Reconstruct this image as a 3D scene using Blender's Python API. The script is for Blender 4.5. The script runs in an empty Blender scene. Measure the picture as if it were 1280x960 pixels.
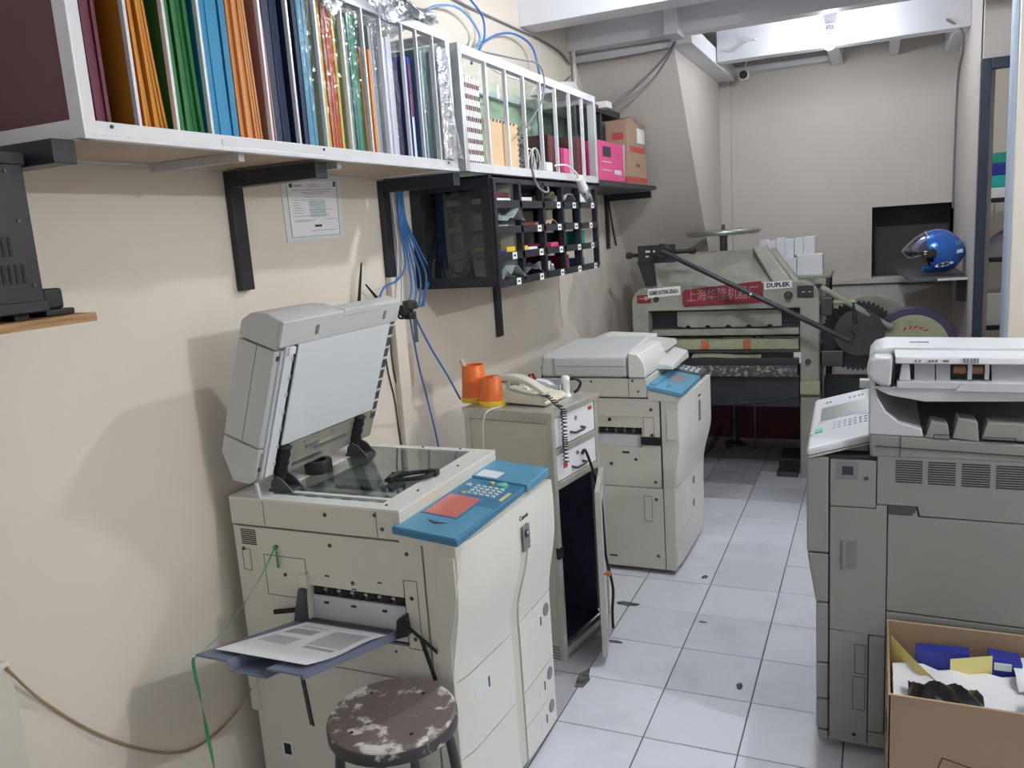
import bpy, bmesh, math, random
from mathutils import Vector, Matrix
random.seed(7)
SC = bpy.context.scene
COL = SC.collection

# ---------------------------------------------------------------- camera, world, exposure
PITCH, ROLL, YAW = 0.1819, 0.0684, 0.4256
CAM = Vector((1.735, 0.0, 1.635))
fwd = Vector((-math.sin(YAW)*math.cos(PITCH), math.cos(YAW)*math.cos(PITCH), -math.sin(PITCH)))
right = Vector((math.cos(YAW), math.sin(YAW), 0))
down = fwd.cross(right)
r2 = right*math.cos(ROLL)+down*math.sin(ROLL)
d2 = down*math.cos(ROLL)-right*math.sin(ROLL)
cd = bpy.data.cameras.new('camera'); cam = bpy.data.objects.new('camera', cd); COL.objects.link(cam)
cd.sensor_width = 36; cd.lens = 1020/1280*36; cd.clip_start = .02
m = Matrix.Identity(4)
for k in range(3):
    m[k][0] = r2[k]; m[k][1] = -d2[k]; m[k][2] = -fwd[k]; m[k][3] = CAM[k]
cam.matrix_world = m
SC.camera = cam
w = bpy.data.worlds.new('world'); SC.world = w; w.use_nodes = True
w.node_tree.nodes['Background'].inputs[0].default_value = (.93, .96, 1, 1)
w.node_tree.nodes['Background'].inputs[1].default_value = .75
SC.view_settings.view_transform = 'Standard'
SC.view_settings.look = 'None'
SC.view_settings.gamma = 1
SC.view_settings.use_curve_mapping = False
SC.view_settings.exposure = 0.27
SC.cycles.transparent_max_bounces = 48
BULBS = [  # x, y, z, emission strength
    (1.455, 5.70, 2.652, 240),
    (3.55, 1.85, 2.47, 1500),
    (1.50, 3.35, 2.785, 1080),
    (2.75, 5.9, 2.55, 260),  # unseen bulb added to brighten the room beyond the doorway
]

# ---------------------------------------------------------------- helpers
def lin(c):
    return tuple(((x/255)/12.92 if x/255 <= .04045 else ((x/255+.055)/1.055)**2.4) for x in c)+(1,)

class MB:
    def __init__(s): s.v = []; s.f = []
    def add(s, vs, fs):
        o = len(s.v); s.v += [tuple(v) for v in vs]; s.f += [tuple(i+o for i in f) for f in fs]; return s
    def box(s, x0, x1, y0, y1, z0, z1):
        return s.add([(x0,y0,z0),(x1,y0,z0),(x1,y1,z0),(x0,y1,z0),(x0,y0,z1),(x1,y0,z1),(x1,y1,z1),(x0,y1,z1)],
              [(3,2,1,0),(4,5,6,7),(0,1,5,4),(1,2,6,5),(2,3,7,6),(3,0,4,7)])
    def hexa(s, b, t):   # 4 bottom pts, 4 top pts (ccw seen from top)
        return s.add(list(b)+list(t), [(3,2,1,0),(4,5,6,7),(0,1,5,4),(1,2,6,5),(2,3,7,6),(3,0,4,7)])
    def prism(s, poly, axis, a, b):
        n = len(poly); vs = []
        for t in (a, b):
            for p, q in poly:
                vs.append({'x': (t,p,q), 'y': (p,t,q), 'z': (p,q,t)}[axis])
        fs = [tuple(range(n))[::-1], tuple(range(n, 2*n))]+[(i,(i+1)%n,(i+1)%n+n,i+n) for i in range(n)]
        return s.add(vs, fs)
    def cyl(s, p, q, r, r1=None, n=16, caps=True):
        p = Vector(p); q = Vector(q); r1 = r if r1 is None else r1
        d = (q-p).normalized(); a = d.orthogonal().normalized(); b = d.cross(a)
        vs = []
        for c, rr in ((p, r), (q, r1)):
            for i in range(n):
                t = 2*math.pi*i/n; vs.append(c+a*math.cos(t)*rr+b*math.sin(t)*rr)
        fs = [(i,(i+1)%n,(i+1)%n+n,i+n) for i in range(n)]
        if caps: fs += [tuple(range(n))[::-1], tuple(range(n,2*n))]
        return s.add(vs, fs)
    def tube(s, pts, r, n=8, smooth=True, caps=True):
        P = [Vector(p) for p in pts]
        if smooth and len(P) > 2: P = spline(P)
        vs = []; fs = []; a = None
        for i, p in enumerate(P):
            d = (P[min(i+1,len(P)-1)]-P[max(i-1,0)]).normalized()
            if a is None: a = d.orthogonal().normalized()
            a = (a-d*a.dot(d))
            a = a.normalized() if a.length > 1e-6 else d.orthogonal().normalized()
            b = d.cross(a)
            for k in range(n):
                t = 2*math.pi*k/n; vs.append(p+a*math.cos(t)*r+b*math.sin(t)*r)
        for i in range(len(P)-1):
            for k in range(n):
                fs.append((i*n+k, i*n+(k+1)%n, (i+1)*n+(k+1)%n, (i+1)*n+k))
        if caps: fs += [tuple(range(n))[::-1], tuple(range((len(P)-1)*n, len(P)*n))]
        return s.add(vs, fs)
    def lathe(s, prof, c, n=24, axis='z'):
        vs = []; fs = []
        for r, h in prof:
            for k in range(n):
                t = 2*math.pi*k/n; x = r*math.cos(t); y = r*math.sin(t)
                vs.append({'z': (c[0]+x,c[1]+y,c[2]+h), 'y': (c[0]+x,c[1]+h,c[2]-y), 'x': (c[0]+h,c[1]+x,c[2]+y)}[axis])
        for i in range(len(prof)-1):
            for k in range(n): fs.append((i*n+k, i*n+(k+1)%n, (i+1)*n+(k+1)%n, (i+1)*n+k))
        fs.append(tuple(range(n))[::-1]); fs.append(tuple(range((len(prof)-1)*n, len(prof)*n)))
        return s.add(vs, fs)
    def grid(s, fn, nu, nv):
        vs = [fn(i/nu, j/nv) for j in range(nv+1) for i in range(nu+1)]
        fs = [(j*(nu+1)+i, j*(nu+1)+i+1, (j+1)*(nu+1)+i+1, (j+1)*(nu+1)+i) for j in range(nv) for i in range(nu)]
        return s.add(vs, fs)
    def slab(s, fn, nu, nv, off):      # thick curved sheet
        g1 = [Vector(fn(i/nu, j/nv)) for j in range(nv+1) for i in range(nu+1)]
        o = Vector(off); vs = g1+[p+o for p in g1]; N = len(g1); W = nu+1
        fs = []
        for j in range(nv):
            for i in range(nu):
                a = j*W+i; fs.append((a,a+1,a+W+1,a+W)); fs.append((a+N,a+W+N,a+W+1+N,a+1+N))
        for i in range(nu):
            fs.append((i+1,i,i+N,i+1+N)); a = nv*W+i; fs.append((a,a+1,a+1+N,a+N))
        for j in range(nv):
            a = j*W; fs.append((a,a+W,a+W+N,a+N)); a = j*W+nu; fs.append((a+W,a,a+N,a+W+N))
        return s.add(vs, fs)
    def xf(s, fn):
        s.v = [tuple(fn(*v)) for v in s.v]; return s

def spline(P, k=6):
    out = []
    for i in range(len(P)-1):
        p0 = P[max(i-1,0)]; p1 = P[i]; p2 = P[i+1]; p3 = P[min(i+2,len(P)-1)]
        for j in range(k):
            t = j/k
            out.append(.5*((2*p1)+(p2-p0)*t+(2*p0-5*p1+4*p2-p3)*t*t+(3*p1-p0-3*p2+p3)*t**3))
    out.append(P[-1]); return out

def rects(u0, u1, v0, v1, holes):
    us = sorted({u0,u1,*[h[0] for h in holes],*[h[1] for h in holes]}); vs = sorted({v0,v1,*[h[2] for h in holes],*[h[3] for h in holes]})
    out = []
    for a, b in zip(us, us[1:]):
        for c, d in zip(vs, vs[1:]):
            mu = (a+b)/2; mv = (c+d)/2
            if not any(h[0] < mu < h[1] and h[2] < mv < h[3] for h in holes): out.append((a,b,c,d))
    return out

def finish(me, smooth):
    bm = bmesh.new(); bm.from_mesh(me); bmesh.ops.recalc_face_normals(bm, faces=bm.faces); bm.to_mesh(me); bm.free()
    if smooth:
        me.shade_smooth(); me.set_sharp_from_angle(angle=math.radians(38))

def base_of(parent):
    p = parent; o = Vector((0,0,0))
    while p is not None: o += Vector(p.location); p = p.parent
    return o

def obj(name, mb, mat, parent=None, bevel=0, smooth=True, local=False, solid=0, sub=0, seg=2):
    me = bpy.data.meshes.new(name)
    off = Vector((0,0,0)) if (local or parent is None) else base_of(parent)
    me.from_pydata([tuple(Vector(v)-off) for v in mb.v], [], mb.f); me.update()
    finish(me, smooth)
    me.materials.append(MATS[mat])
    o = bpy.data.objects.new(name, me); COL.objects.link(o); o.parent = parent
    if solid:
        md = o.modifiers.new('thickness', 'SOLIDIFY'); md.thickness = solid; md.offset = 0
    if bevel:
        md = o.modifiers.new('edge', 'BEVEL'); md.width = bevel; md.segments = seg; md.limit_method = 'ANGLE'; md.angle_limit = math.radians(40); md.harden_normals = True
    if sub:
        md = o.modifiers.new('round', 'SUBSURF'); md.levels = sub; md.render_levels = sub
    return o

def inst(name, mesh, parent, loc, rot=(0,0,0), scale=(1,1,1)):
    o = bpy.data.objects.new(name, mesh); COL.objects.link(o); o.parent = parent
    o.location = Vector(loc)-(base_of(parent) if parent else Vector((0,0,0))); o.rotation_euler = rot; o.scale = scale
    return o

def tag(o, label, cat, group=None):
    o['label'] = label; o['category'] = cat
    if group: o['group'] = group
    return o

def thing(name, label, cat, loc, group=None, rz=0):
    o = bpy.data.objects.new(name, None); COL.objects.link(o); o.location = loc; o.rotation_euler = (0,0,rz)
    o.empty_display_size = .05
    return tag(o, label, cat, group)

def solo(name, mb, mat, label, cat, group=None, **k):     # a one-mesh thing, origin at the middle of its base
    xs = [v[0] for v in mb.v]; ys = [v[1] for v in mb.v]; zs = [v[2] for v in mb.v]
    c = Vector(((min(xs)+max(xs))/2, (min(ys)+max(ys))/2, min(zs)))
    mb.v = [tuple(Vector(v)-c) for v in mb.v]
    o = obj(name, mb, mat, None, **k); o.location = c
    return tag(o, label, cat, group)

def struct(name, mb, mat, label=None, **k):
    o = obj(name, mb, mat, None, **k); o['kind'] = 'structure'
    if label: o['label'] = label
    return o

def text(name, s, size, mat, parent, at, xdir, ydir, ext=.0006, width=None, align='CENTER', bold=0):
    cu = bpy.data.curves.new(name, 'FONT'); cu.body = s; cu.size = size; cu.align_x = align; cu.align_y = 'CENTER'; cu.extrude = ext
    cu.offset = bold; cu.resolution_u = 2
    t = bpy.data.objects.new(name, cu); COL.objects.link(t)
    dg = bpy.context.evaluated_depsgraph_get()
    me = bpy.data.meshes.new_from_object(t.evaluated_get(dg))
    bpy.data.objects.remove(t); bpy.data.curves.remove(cu)
    X = Vector(xdir).normalized(); Y = Vector(ydir).normalized(); Z = X.cross(Y)
    k = 1
    if width and me.vertices:
        xs = [v.co.x for v in me.vertices]; k = width/max(1e-6, max(xs)-min(xs))
    off = base_of(parent) if parent else Vector((0,0,0))
    for v in me.vertices: v.co = Vector(at)-off+X*v.co.x*k+Y*v.co.y+Z*v.co.z
    me.materials.clear(); me.materials.append(MATS[mat])
    o = bpy.data.objects.new(name, me); COL.objects.link(o); o.parent = parent
    return o

# ---------------------------------------------------------------- materials
MATS = {}
def mat(name, rgb, rough=.5, metal=0, var=0, scale=8, bump=0, bscale=60, rgb2=None, lo=.4, hi=.65, rand=0, coat=0, spec=.5, emit=0, detail=4, world=False, stretch=None):
    M = bpy.data.materials.new(name); M.use_nodes = True; nt = M.node_tree; N = nt.nodes; L = nt.links
    P = N['Principled BSDF']; P.inputs['Roughness'].default_value = rough; P.inputs['Metallic'].default_value = metal
    P.inputs['Specular IOR Level'].default_value = spec
    if coat: P.inputs['Coat Weight'].default_value = coat; P.inputs['Coat Roughness'].default_value = .08
    col = lin(rgb); P.inputs['Base Color'].default_value = col
    if emit: P.inputs['Emission Color'].default_value = col; P.inputs['Emission Strength'].default_value = emit
    vec = None
    def coords():
        nonlocal vec
        if vec is None:
            if world: vec = N.new('ShaderNodeNewGeometry').outputs['Position']
            else: vec = N.new('ShaderNodeTexCoord').outputs['Object']
            if stretch:
                mp = N.new('ShaderNodeMapping'); mp.inputs['Scale'].default_value = stretch; L.new(vec, mp.inputs['Vector']); vec = mp.outputs[0]
        return vec
    out = None
    if var or rgb2:
        nz = N.new('ShaderNodeTexNoise'); nz.inputs['Scale'].default_value = scale; nz.inputs['Detail'].default_value = detail; nz.inputs['Roughness'].default_value = .6
        L.new(coords(), nz.inputs['Vector'])
        rp = N.new('ShaderNodeValToRGB'); e = rp.color_ramp.elements
        if rgb2:
            e[0].position = lo; e[1].position = hi; e[0].color = col; e[1].color = lin(rgb2)
        else:
            e[0].position = .3; e[1].position = .7
            e[0].color = tuple(c*(1-var) for c in col[:3])+(1,); e[1].color = tuple(min(1,c*(1+var)) for c in col[:3])+(1,)
        L.new(nz.outputs['Fac'], rp.inputs['Fac']); out = rp.outputs['Color']
    if rand:
        oi = N.new('ShaderNodeObjectInfo'); mr = N.new('ShaderNodeMapRange'); mr.inputs['To Min'].default_value = 1-rand; mr.inputs['To Max'].default_value = 1+rand*.4
        L.new(oi.outputs['Random'], mr.inputs['Value'])
        hs = N.new('ShaderNodeHueSaturation'); L.new(mr.outputs[0], hs.inputs['Value'])
        if out: L.new(out, hs.inputs['Color'])
        else: hs.inputs['Color'].default_value = col
        out = hs.outputs['Color']
    if out: L.new(out, P.inputs['Base Color'])
    if bump:
        n2 = N.new('ShaderNodeTexNoise'); n2.inputs['Scale'].default_value = bscale; n2.inputs['Detail'].default_value = 3
        L.new(coords(), n2.inputs['Vector'])
        b = N.new('ShaderNodeBump'); b.inputs['Strength'].default_value = bump; b.inputs['Distance'].default_value = .004
        L.new(n2.outputs['Fac'], b.inputs['Height']); L.new(b.outputs[0], P.inputs['Normal'])
    MATS[name] = M; return M

def clear_mat(name, rgb, trans=.85, rough=.05, bump=0, bscale=40):
    M = bpy.data.materials.new(name); M.use_nodes = True; nt = M.node_tree; N = nt.nodes; L = nt.links
    N.remove(N['Principled BSDF']); o = N['Material Output']
    t = N.new('ShaderNodeBsdfTransparent'); t.inputs[0].default_value = lin(rgb)
    g = N.new('ShaderNodeBsdfGlossy'); g.inputs['Roughness'].default_value = rough; g.inputs[0].default_value = (.95,.97,1,1)
    ge = N.new('ShaderNodeNewGeometry'); dt = N.new('ShaderNodeVectorMath'); dt.operation = 'DOT_PRODUCT'
    L.new(ge.outputs['Incoming'], dt.inputs[0]); L.new(ge.outputs['Normal'], dt.inputs[1])
    ab = N.new('ShaderNodeMath'); ab.operation = 'ABSOLUTE'; L.new(dt.outputs['Value'], ab.inputs[0])
    om = N.new('ShaderNodeMath'); om.operation = 'SUBTRACT'; om.inputs[0].default_value = 1; om.use_clamp = True; L.new(ab.outputs[0], om.inputs[1])
    f = N.new('ShaderNodeMath'); f.operation = 'POWER'; f.inputs[1].default_value = 5; L.new(om.outputs[0], f.inputs[0])
    mx = N.new('ShaderNodeMixShader'); ma = N.new('ShaderNodeMath'); ma.operation = 'MULTIPLY_ADD'; ma.inputs[1].default_value = 1; ma.inputs[2].default_value = 1-trans; ma.use_clamp = True
    L.new(f.outputs[0], ma.inputs[0]); L.new(ma.outputs[0], mx.inputs[0]); L.new(t.outputs[0], mx.inputs[1]); L.new(g.outputs[0], mx.inputs[2]); L.new(mx.outputs[0], o.inputs[0])
    if bump:
        tc = N.new('ShaderNodeTexCoord'); n2 = N.new('ShaderNodeTexNoise'); n2.inputs['Scale'].default_value = bscale; L.new(tc.outputs['Object'], n2.inputs['Vector'])
        b = N.new('ShaderNodeBump'); b.inputs['Strength'].default_value = bump; b.inputs['Distance'].default_value = .01
        L.new(n2.outputs['Fac'], b.inputs['Height']); L.new(b.outputs[0], g.inputs['Normal']); L.new(b.outputs[0], dt.inputs[1])
    MATS[name] = M

mat('wall_paint', (226,217,204), .62, var=.045, scale=1.3, bump=.08, bscale=25, world=True, detail=6)
mat('wall_back_paint', (206,200,194), .65, var=.05, scale=1.0, bump=.05, bscale=25, world=True, detail=6)
mat('wall_old', (214,206,195), .7, rgb2=(190,182,172), scale=2.2, lo=.45, hi=.75, world=True, bump=.2, bscale=18)
mat('wall_scuffed', (214,200,184), .7, rgb2=(196,178,160), scale=9, lo=.4, hi=.7, world=True)
mat('white_paint', (228,229,235), .5, var=.035, scale=2.0, bump=.06, bscale=30, world=True)
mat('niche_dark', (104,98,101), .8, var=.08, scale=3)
mat('grout', (92,90,88), .9, var=.25, scale=20)
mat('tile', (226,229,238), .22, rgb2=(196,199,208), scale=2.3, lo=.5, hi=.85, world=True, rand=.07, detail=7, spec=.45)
mat('tile_shaded', (196,198,206), .3, rgb2=(150,150,156), scale=3, lo=.4, hi=.8, world=True, rand=.06, detail=7)  # greyer tile: floor shade put into its colour
mat('tile_grimy', (166,166,172), .4, rgb2=(112,110,112), scale=4, lo=.35, hi=.75, world=True, rand=.1, detail=8)  # grime near the press, with the shade there also in the tone
mat('debris', (112,110,108), .9, rgb2=(66,64,62), scale=30)
mat('copier_beige', (214,211,198), .48, var=.03, scale=3, bump=.05, bscale=500)
mat('copier_light', (226,226,220), .42, var=.02, scale=3, bump=.04, bscale=500)
mat('copier_core', (52,50,48), .7)
mat('lid_grey', (206,207,206), .45, var=.03, scale=4)
mat('lid_white', (226,231,236), .4)
mat('panel_blue', (92,152,182), .42, var=.04, scale=5)
mat('panel_blue_dark', (66,124,160), .42, var=.04, scale=5)
mat('screen_red', (214,122,112), .28, var=.06, scale=4)
mat('button_green', (110,196,168), .4)
mat('button_pale', (198,214,220), .4)
mat('button_yellow', (222,200,120), .4)
mat('steel', (176,178,174), .32, metal=.85, var=.08, scale=12)
mat('steel_dull', (166,164,152), .45, metal=.25, var=.15, scale=10)
mat('alu', (214,216,220), .3, metal=.55, var=.06, scale=10)
mat('alu_white', (230,231,236), .32, metal=.2, var=.04, scale=10)
mat('alu_old', (200,199,190), .42, metal=.5, var=.12, scale=9)
mat('black_plastic', (30,30,33), .42)
mat('black_rubber', (26,26,27), .6)
mat('black_paint', (38,40,48), .4, var=.1, scale=14)
mat('black_gloss', (20,20,22), .2)
mat('dark_grey', (74,76,80), .5)
mat('mid_grey', (128,130,134), .5)
mat('pale_grey', (196,199,204), .5)
mat('tray_grey', (116,124,146), .42, var=.05, scale=6)
mat('screw', (96,90,78), .4, metal=.7)
mat('c_grey', (146,146,141), .42, var=.025, scale=3)
mat('c_light', (204,205,209), .38, var=.02, scale=4)
mat('c_seam', (50,50,50), .7)
mat('lcd', (132,134,128), .25)
mat('ink', (52,54,60), .6)
mat('maker_text', (184,140,140), .5)
mat('ink_red', (190,60,52), .5)
mat('paper', (238,239,244), .7, var=.01)
mat('paper_text', (170,172,180), .8)
mat('sticker', (222,228,230), .5)
mat('stool_top', (122,110,105), .55, rgb2=(222,218,212), scale=13, lo=.55, hi=.61, bump=.3, bscale=50, detail=12)
mat('stool_rim', (70,66,68), .45, rgb2=(190,186,182), scale=22, lo=.55, hi=.62, detail=6)
mat('stool_leg', (70,66,68), .4, rgb2=(190,186,182), scale=26, lo=.68, hi=.72)
mat('green_strap', (66,150,104), .4)
mat('cord_tan', (164,140,104), .6)
mat('cord_white', (222,222,220), .5)
mat('cord_grey', (130,130,138), .5)
mat('cord_blue', (62,122,196), .4)
mat('cord_lightblue', (120,172,222), .4)
mat('orange_plastic', (240,120,52), .4, var=.06, scale=12)
mat('yellow_plastic', (236,204,60), .4)
mat('phone_ivory', (214,208,190), .42, var=.03, scale=8)
mat('drawer_white', (238,238,242), .4)
mat('cabinet_beige', (206,204,188), .5, var=.03)
mat('cabinet_inside', (62,64,84), .5, var=.2, scale=9)
mat('wood_knob', (196,120,60), .4)
mat('press_green', (160,163,150), .45, rgb2=(128,129,116), scale=6, lo=.45, hi=.8, bump=.08, bscale=40, detail=6)
mat('press_pale', (168,172,142), .5, rgb2=(126,124,102), scale=9, lo=.5, hi=.8)
mat('press_red', (132,42,54), .45, var=.08, scale=12)
mat('press_darkred', (92,34,40), .6, var=.15, scale=5)
mat('press_black', (46,47,52), .45, var=.15, scale=12)
mat('press_orange', (190,110,66), .6, var=.12, scale=20)
mat('press_scrap', (74,74,74), .6, rgb2=(176,172,160), scale=38, lo=.5, hi=.66)
mat('iron', (84,84,86), .38, metal=.7, var=.2, scale=10)
mat('red_script', (190,62,48), .5)
mat('cardboard', (162,138,114), .75, var=.05, scale=5, bump=.05, bscale=120)
mat('cardboard_edge', (196,170,138), .8)
mat('trash_yellow', (236,224,148), .65)
mat('trash_blue', (40,52,150), .4)
mat('trash_black', (22,22,24), .25, bump=.5, bscale=30)
mat('plywood', (190,150,104), .55, rgb2=(142,104,66), scale=6, lo=.4, hi=.7, stretch=(1,1,14))
mat('plywood_face', (196,176,156), .6, rgb2=(170,140,112), scale=3, lo=.5, hi=.9)
mat('brown_wood', (146,110,84), .6, var=.1, scale=6)
for n_, c_ in dict(maroon=(112,40,66), orange=(222,146,46), green=(44,122,62), sky=(40,146,196), kraft=(226,150,82), pink=(206,150,146), navy=(36,50,86), wrapblue=(92,170,200), wrapyellow=(226,200,60), wrapred=(226,90,50), wrapgreen=(24,140,106), wraporange=(232,150,62), wrapwhite=(218,220,232), folder=(48,64,176), teal=(126,168,160), wrapgrey=(190,194,196), purple=(52,44,120)).items():
    mat('sheet_'+n_, c_, .5, rand=.16)
clear_mat('wrap', (252,253,255), .93, .10, bump=.8, bscale=34)
clear_mat('glass', (251,253,252), .98, .02)
clear_mat('glass_dark', (206,212,214), .95, .06)
clear_mat('glass_green', (250,254,252), .982, .05)
clear_mat('film_milky', (236,238,242), .70, .22, bump=.9, bscale=30)
clear_mat('visor', (222,221,224), .84, .12)
mat('bag_film', (206,210,216), .25, bump=.9, bscale=26)
mat('bag_clear', (168,182,180), .2, bump=1.0, bscale=40)
mat('helmet_blue', (42,108,200), .22, coat=.8, metal=.35)
mat('added_panel_pale', (226,232,226), .5, rand=.25)
mat('label_white', (240,240,238), .6)
mat('pink_pack', (226,76,138), .4, var=.06)
mat('carton', (170,142,120), .7, var=.04)
mat('carton_red', (190,76,72), .6)
mat('envelope', (216,186,148), .6, var=.04, scale=10)
mat('bulb_glass', (255,255,255), .4)
mat('frame_navy', (46,54,72), .4, var=.1)
mat('pipe_grey', (140,150,166), .4)
mat('teal_pack', (40,176,176), .5)
mat('pack_green', (24,140,120), .5)
mat('mdf_grey', (92,92,96), .5, var=.06)
mat('purple_disc', (74,64,92), .35)
for i, b in enumerate(BULBS):
    mm = mat('bulb_light_%d' % i, (255,255,255), .4)
    P = mm.node_tree.nodes['Principled BSDF']; P.inputs['Emission Color'].default_value = (.93,.97,1,1); P.inputs['Emission Strength'].default_value = b[3]
# ================================================================ the room
floor = struct('floor', MB().box(-.12, 4.3, -2.6, 7.8, -.12, -.004), 'grout', 'worn floor with dark joints between white tiles')
tm = MB().box(-.1475, .1475, -.1475, .1475, -.016, 0); tme = obj('tile', tm, 'tile', floor, bevel=.0012); bpy.data.objects.remove(tme)
def tile_mesh(mname):
    me = bpy.data.meshes.new('tile'); a = .1480; b = .1462
    vs = [(-a,-a,-.02),(a,-a,-.02),(a,a,-.02),(-a,a,-.02),(-a,-a,-.0018),(a,-a,-.0018),(a,a,-.0018),(-a,a,-.0018),(-b,-b,0),(b,-b,0),(b,b,0),(-b,b,0)]
    me.from_pydata(vs, [], [(0,1,5,4),(1,2,6,5),(2,3,7,6),(3,0,4,7),(4,5,9,8),(5,6,10,9),(6,7,11,10),(7,4,8,11),(8,9,10,11)]); me.materials.append(MATS[mname]); return me
TM, TD, TG = tile_mesh('tile'), tile_mesh('tile_shaded'), tile_mesh('tile_grimy')
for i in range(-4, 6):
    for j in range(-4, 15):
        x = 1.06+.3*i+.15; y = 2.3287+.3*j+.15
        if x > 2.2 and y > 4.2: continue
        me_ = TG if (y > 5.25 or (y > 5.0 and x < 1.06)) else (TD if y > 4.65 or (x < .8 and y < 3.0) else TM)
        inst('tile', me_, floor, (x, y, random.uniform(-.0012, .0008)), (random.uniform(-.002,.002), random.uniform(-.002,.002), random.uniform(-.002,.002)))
# broken joints and dirt patches in the floor
def blob(cx, cy, r, n=9, z=.0006, st=(1,1)):
    b = MB(); pts = [(cx+st[0]*r*random.uniform(.5,1)*math.cos(2*math.pi*k/n), cy+st[1]*r*random.uniform(.5,1)*math.sin(2*math.pi*k/n)) for k in range(n)]
    return b.prism(pts, 'z', -.004, z)
for cx, cy, r, st in ((.76,2.60,.075,(.4,1.3)),(.75,3.24,.05,(1.4,.5)),(1.10,3.16,.02,(1.2,.5)),(1.31,2.72,.03,(.5,1.2)),(.66,4.6,.1,(.5,1.5)),(.80,2.9,.035,(1.3,.4)),(1.02,3.6,.03,(.6,1))):
    obj('broken_joint', blob(cx,cy,r,st=st), 'debris', floor)

struct('wall_left', MB().box(-.14, 0, -2.6, 7.0, 0, 2.95), 'wall_paint', 'long beige painted left wall')
WL = bpy.data.objects['wall_left']
for cy, cz, r, st in ((5.15,1.15,.34,(1.3,1.2)),(2.78,1.12,.14,(.7,1.4))):
    rr = random.Random(cy); n = 48; q_ = [rr.uniform(0,6) for _ in range(3)]; R_ = [r*(.8+.12*math.sin(3*2*math.pi*k/n+q_[0])+.07*math.sin(7*2*math.pi*k/n+q_[1])+.03*rr.uniform(-1,1)) for k in range(n)]; pts = [(cy+st[0]*R_[k]*math.cos(2*math.pi*k/n), cz+st[1]*R_[k]*math.sin(2*math.pi*k/n)) for k in range(n)]
    obj('plaster_patch', MB().prism(pts, 'x', -.004, .0012), 'wall_old' if cy > 4 else 'wall_scuffed', WL)
wb = MB()
for a,b,c,d in rects(-.1, 2.3, 0, 2.95, [(1.70,2.235,1.13,1.645)]): wb.box(a,b,6.70,6.85,c,d)
struct('wall_back', wb, 'wall_back_paint', 'grey beige back wall with a square dark opening', smooth=False)
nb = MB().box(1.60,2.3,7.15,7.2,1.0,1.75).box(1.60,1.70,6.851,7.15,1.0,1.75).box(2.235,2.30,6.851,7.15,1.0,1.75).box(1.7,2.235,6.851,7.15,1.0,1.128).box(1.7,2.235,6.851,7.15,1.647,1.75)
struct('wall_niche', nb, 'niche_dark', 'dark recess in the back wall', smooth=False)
struct('trim_ledge', MB().box(1.30,2.235,6.655,6.70,1.09,1.128), 'wall_back_paint', 'plaster ledge along the foot of the opening', bevel=.004)
struct('wall_plinth', MB().box(1.30,2.235,6.675,6.70,0,1.075), 'wall_back_paint', 'lower back wall below the ledge')
struct('trim_niche_edge', MB().box(1.696,1.702,6.692,6.71,1.13,1.65), 'wall_paint')
struct('wall_column', MB().box(.59,.70,6.655,6.70,0,2.72), 'wall_back_paint', 'narrow beige pilaster beside the stair enclosure')
struct('wall_stair', MB().prism([(5.12,2.66),(5.12,2.95),(6.70,2.95),(6.70,.61)], 'x', 0, .62), 'wall_back_paint', 'sloping underside and side of the stair enclosure', smooth=False)
struct('wall_right', MB().box(2.235,2.30,5.20,7.0,0,2.95), 'wall_back_paint', 'short right wall behind the helmet shelf')
struct('wall_lintel', MB().box(2.235,4.2,5.14,5.26,2.36,2.95), 'wall_back_paint', 'wall above the side doorway')
struct('wall_pillar', MB().box(2.200,4.2,3.60,3.75,0,2.95), 'wall_paint', 'beige wall end beside the doorway')
struct('wall_side', MB().box(4.2,4.3,-2.6,7.8,0,2.95), 'wall_paint')
struct('wall_far', MB().box(2.30,4.2,7.55,7.65,0,2.95), 'wall_paint', 'pale wall of the room beyond the doorway')
struct('ceiling', MB().box(-.14,4.3,-2.6,7.8,2.90,3.0), 'white_paint', 'white boarded ceiling')
# door frame facing the aisle
dr = struct('door_1', MB().box(2.222,2.268,5.09,5.14,0,2.36), 'frame_navy', 'dark steel door frame at the side doorway', bevel=.003)
obj('frame_head', MB().box(2.268,3.3,5.09,5.14,2.305,2.36), 'frame_navy', dr, bevel=.003)
# beams
def beam(name, x0,x1,y0,y1,z0,z1, label=None): return struct(name, MB().box(x0,x1,y0,y1,z0,z1), 'white_paint', label, bevel=.004)
beam('trim_1', 0,4.2,4.23,4.40,2.70,2.90, 'big white ceiling beam across the room')
beam('trim_2', 0,2.235,4.98,5.09,2.70,2.86, 'second white ceiling beam')
beam('trim_3', 0,.62,5.095,5.125,2.645,2.69, 'thin white batten at the top of the stair soffit')
beam('trim_4', .745,2.235,5.85,5.97,2.665,2.90, 'white ceiling beam that carries the lit bulb')
beam('trim_5', .62,.74,5.05,6.64,2.655,2.76, 'white beam along the stair enclosure')
beam('trim_6', .70,1.42,6.60,6.70,2.70,2.74, 'white board along the top of the back wall')
beam('trim_7', 1.42,1.50,5.97,6.70,2.675,2.80)
beam('trim_8', 1.80,1.86,5.97,6.70,2.69,2.80)
beam('trim_9', 2.15,2.235,5.97,6.70,2.66,2.80)
beam('trim_10', .74,2.235,5.09,5.16,2.80,2.90)
beam('trim_11', .62,.70,4.86,5.05,2.68,2.90)
for k in range(6):
    struct('trim_%d' % (12+k), MB().box(0,4.2,-1.9+k*1.0,-1.9+k*1.0+.1,2.72,2.9), 'white_paint', bevel=.004)
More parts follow.
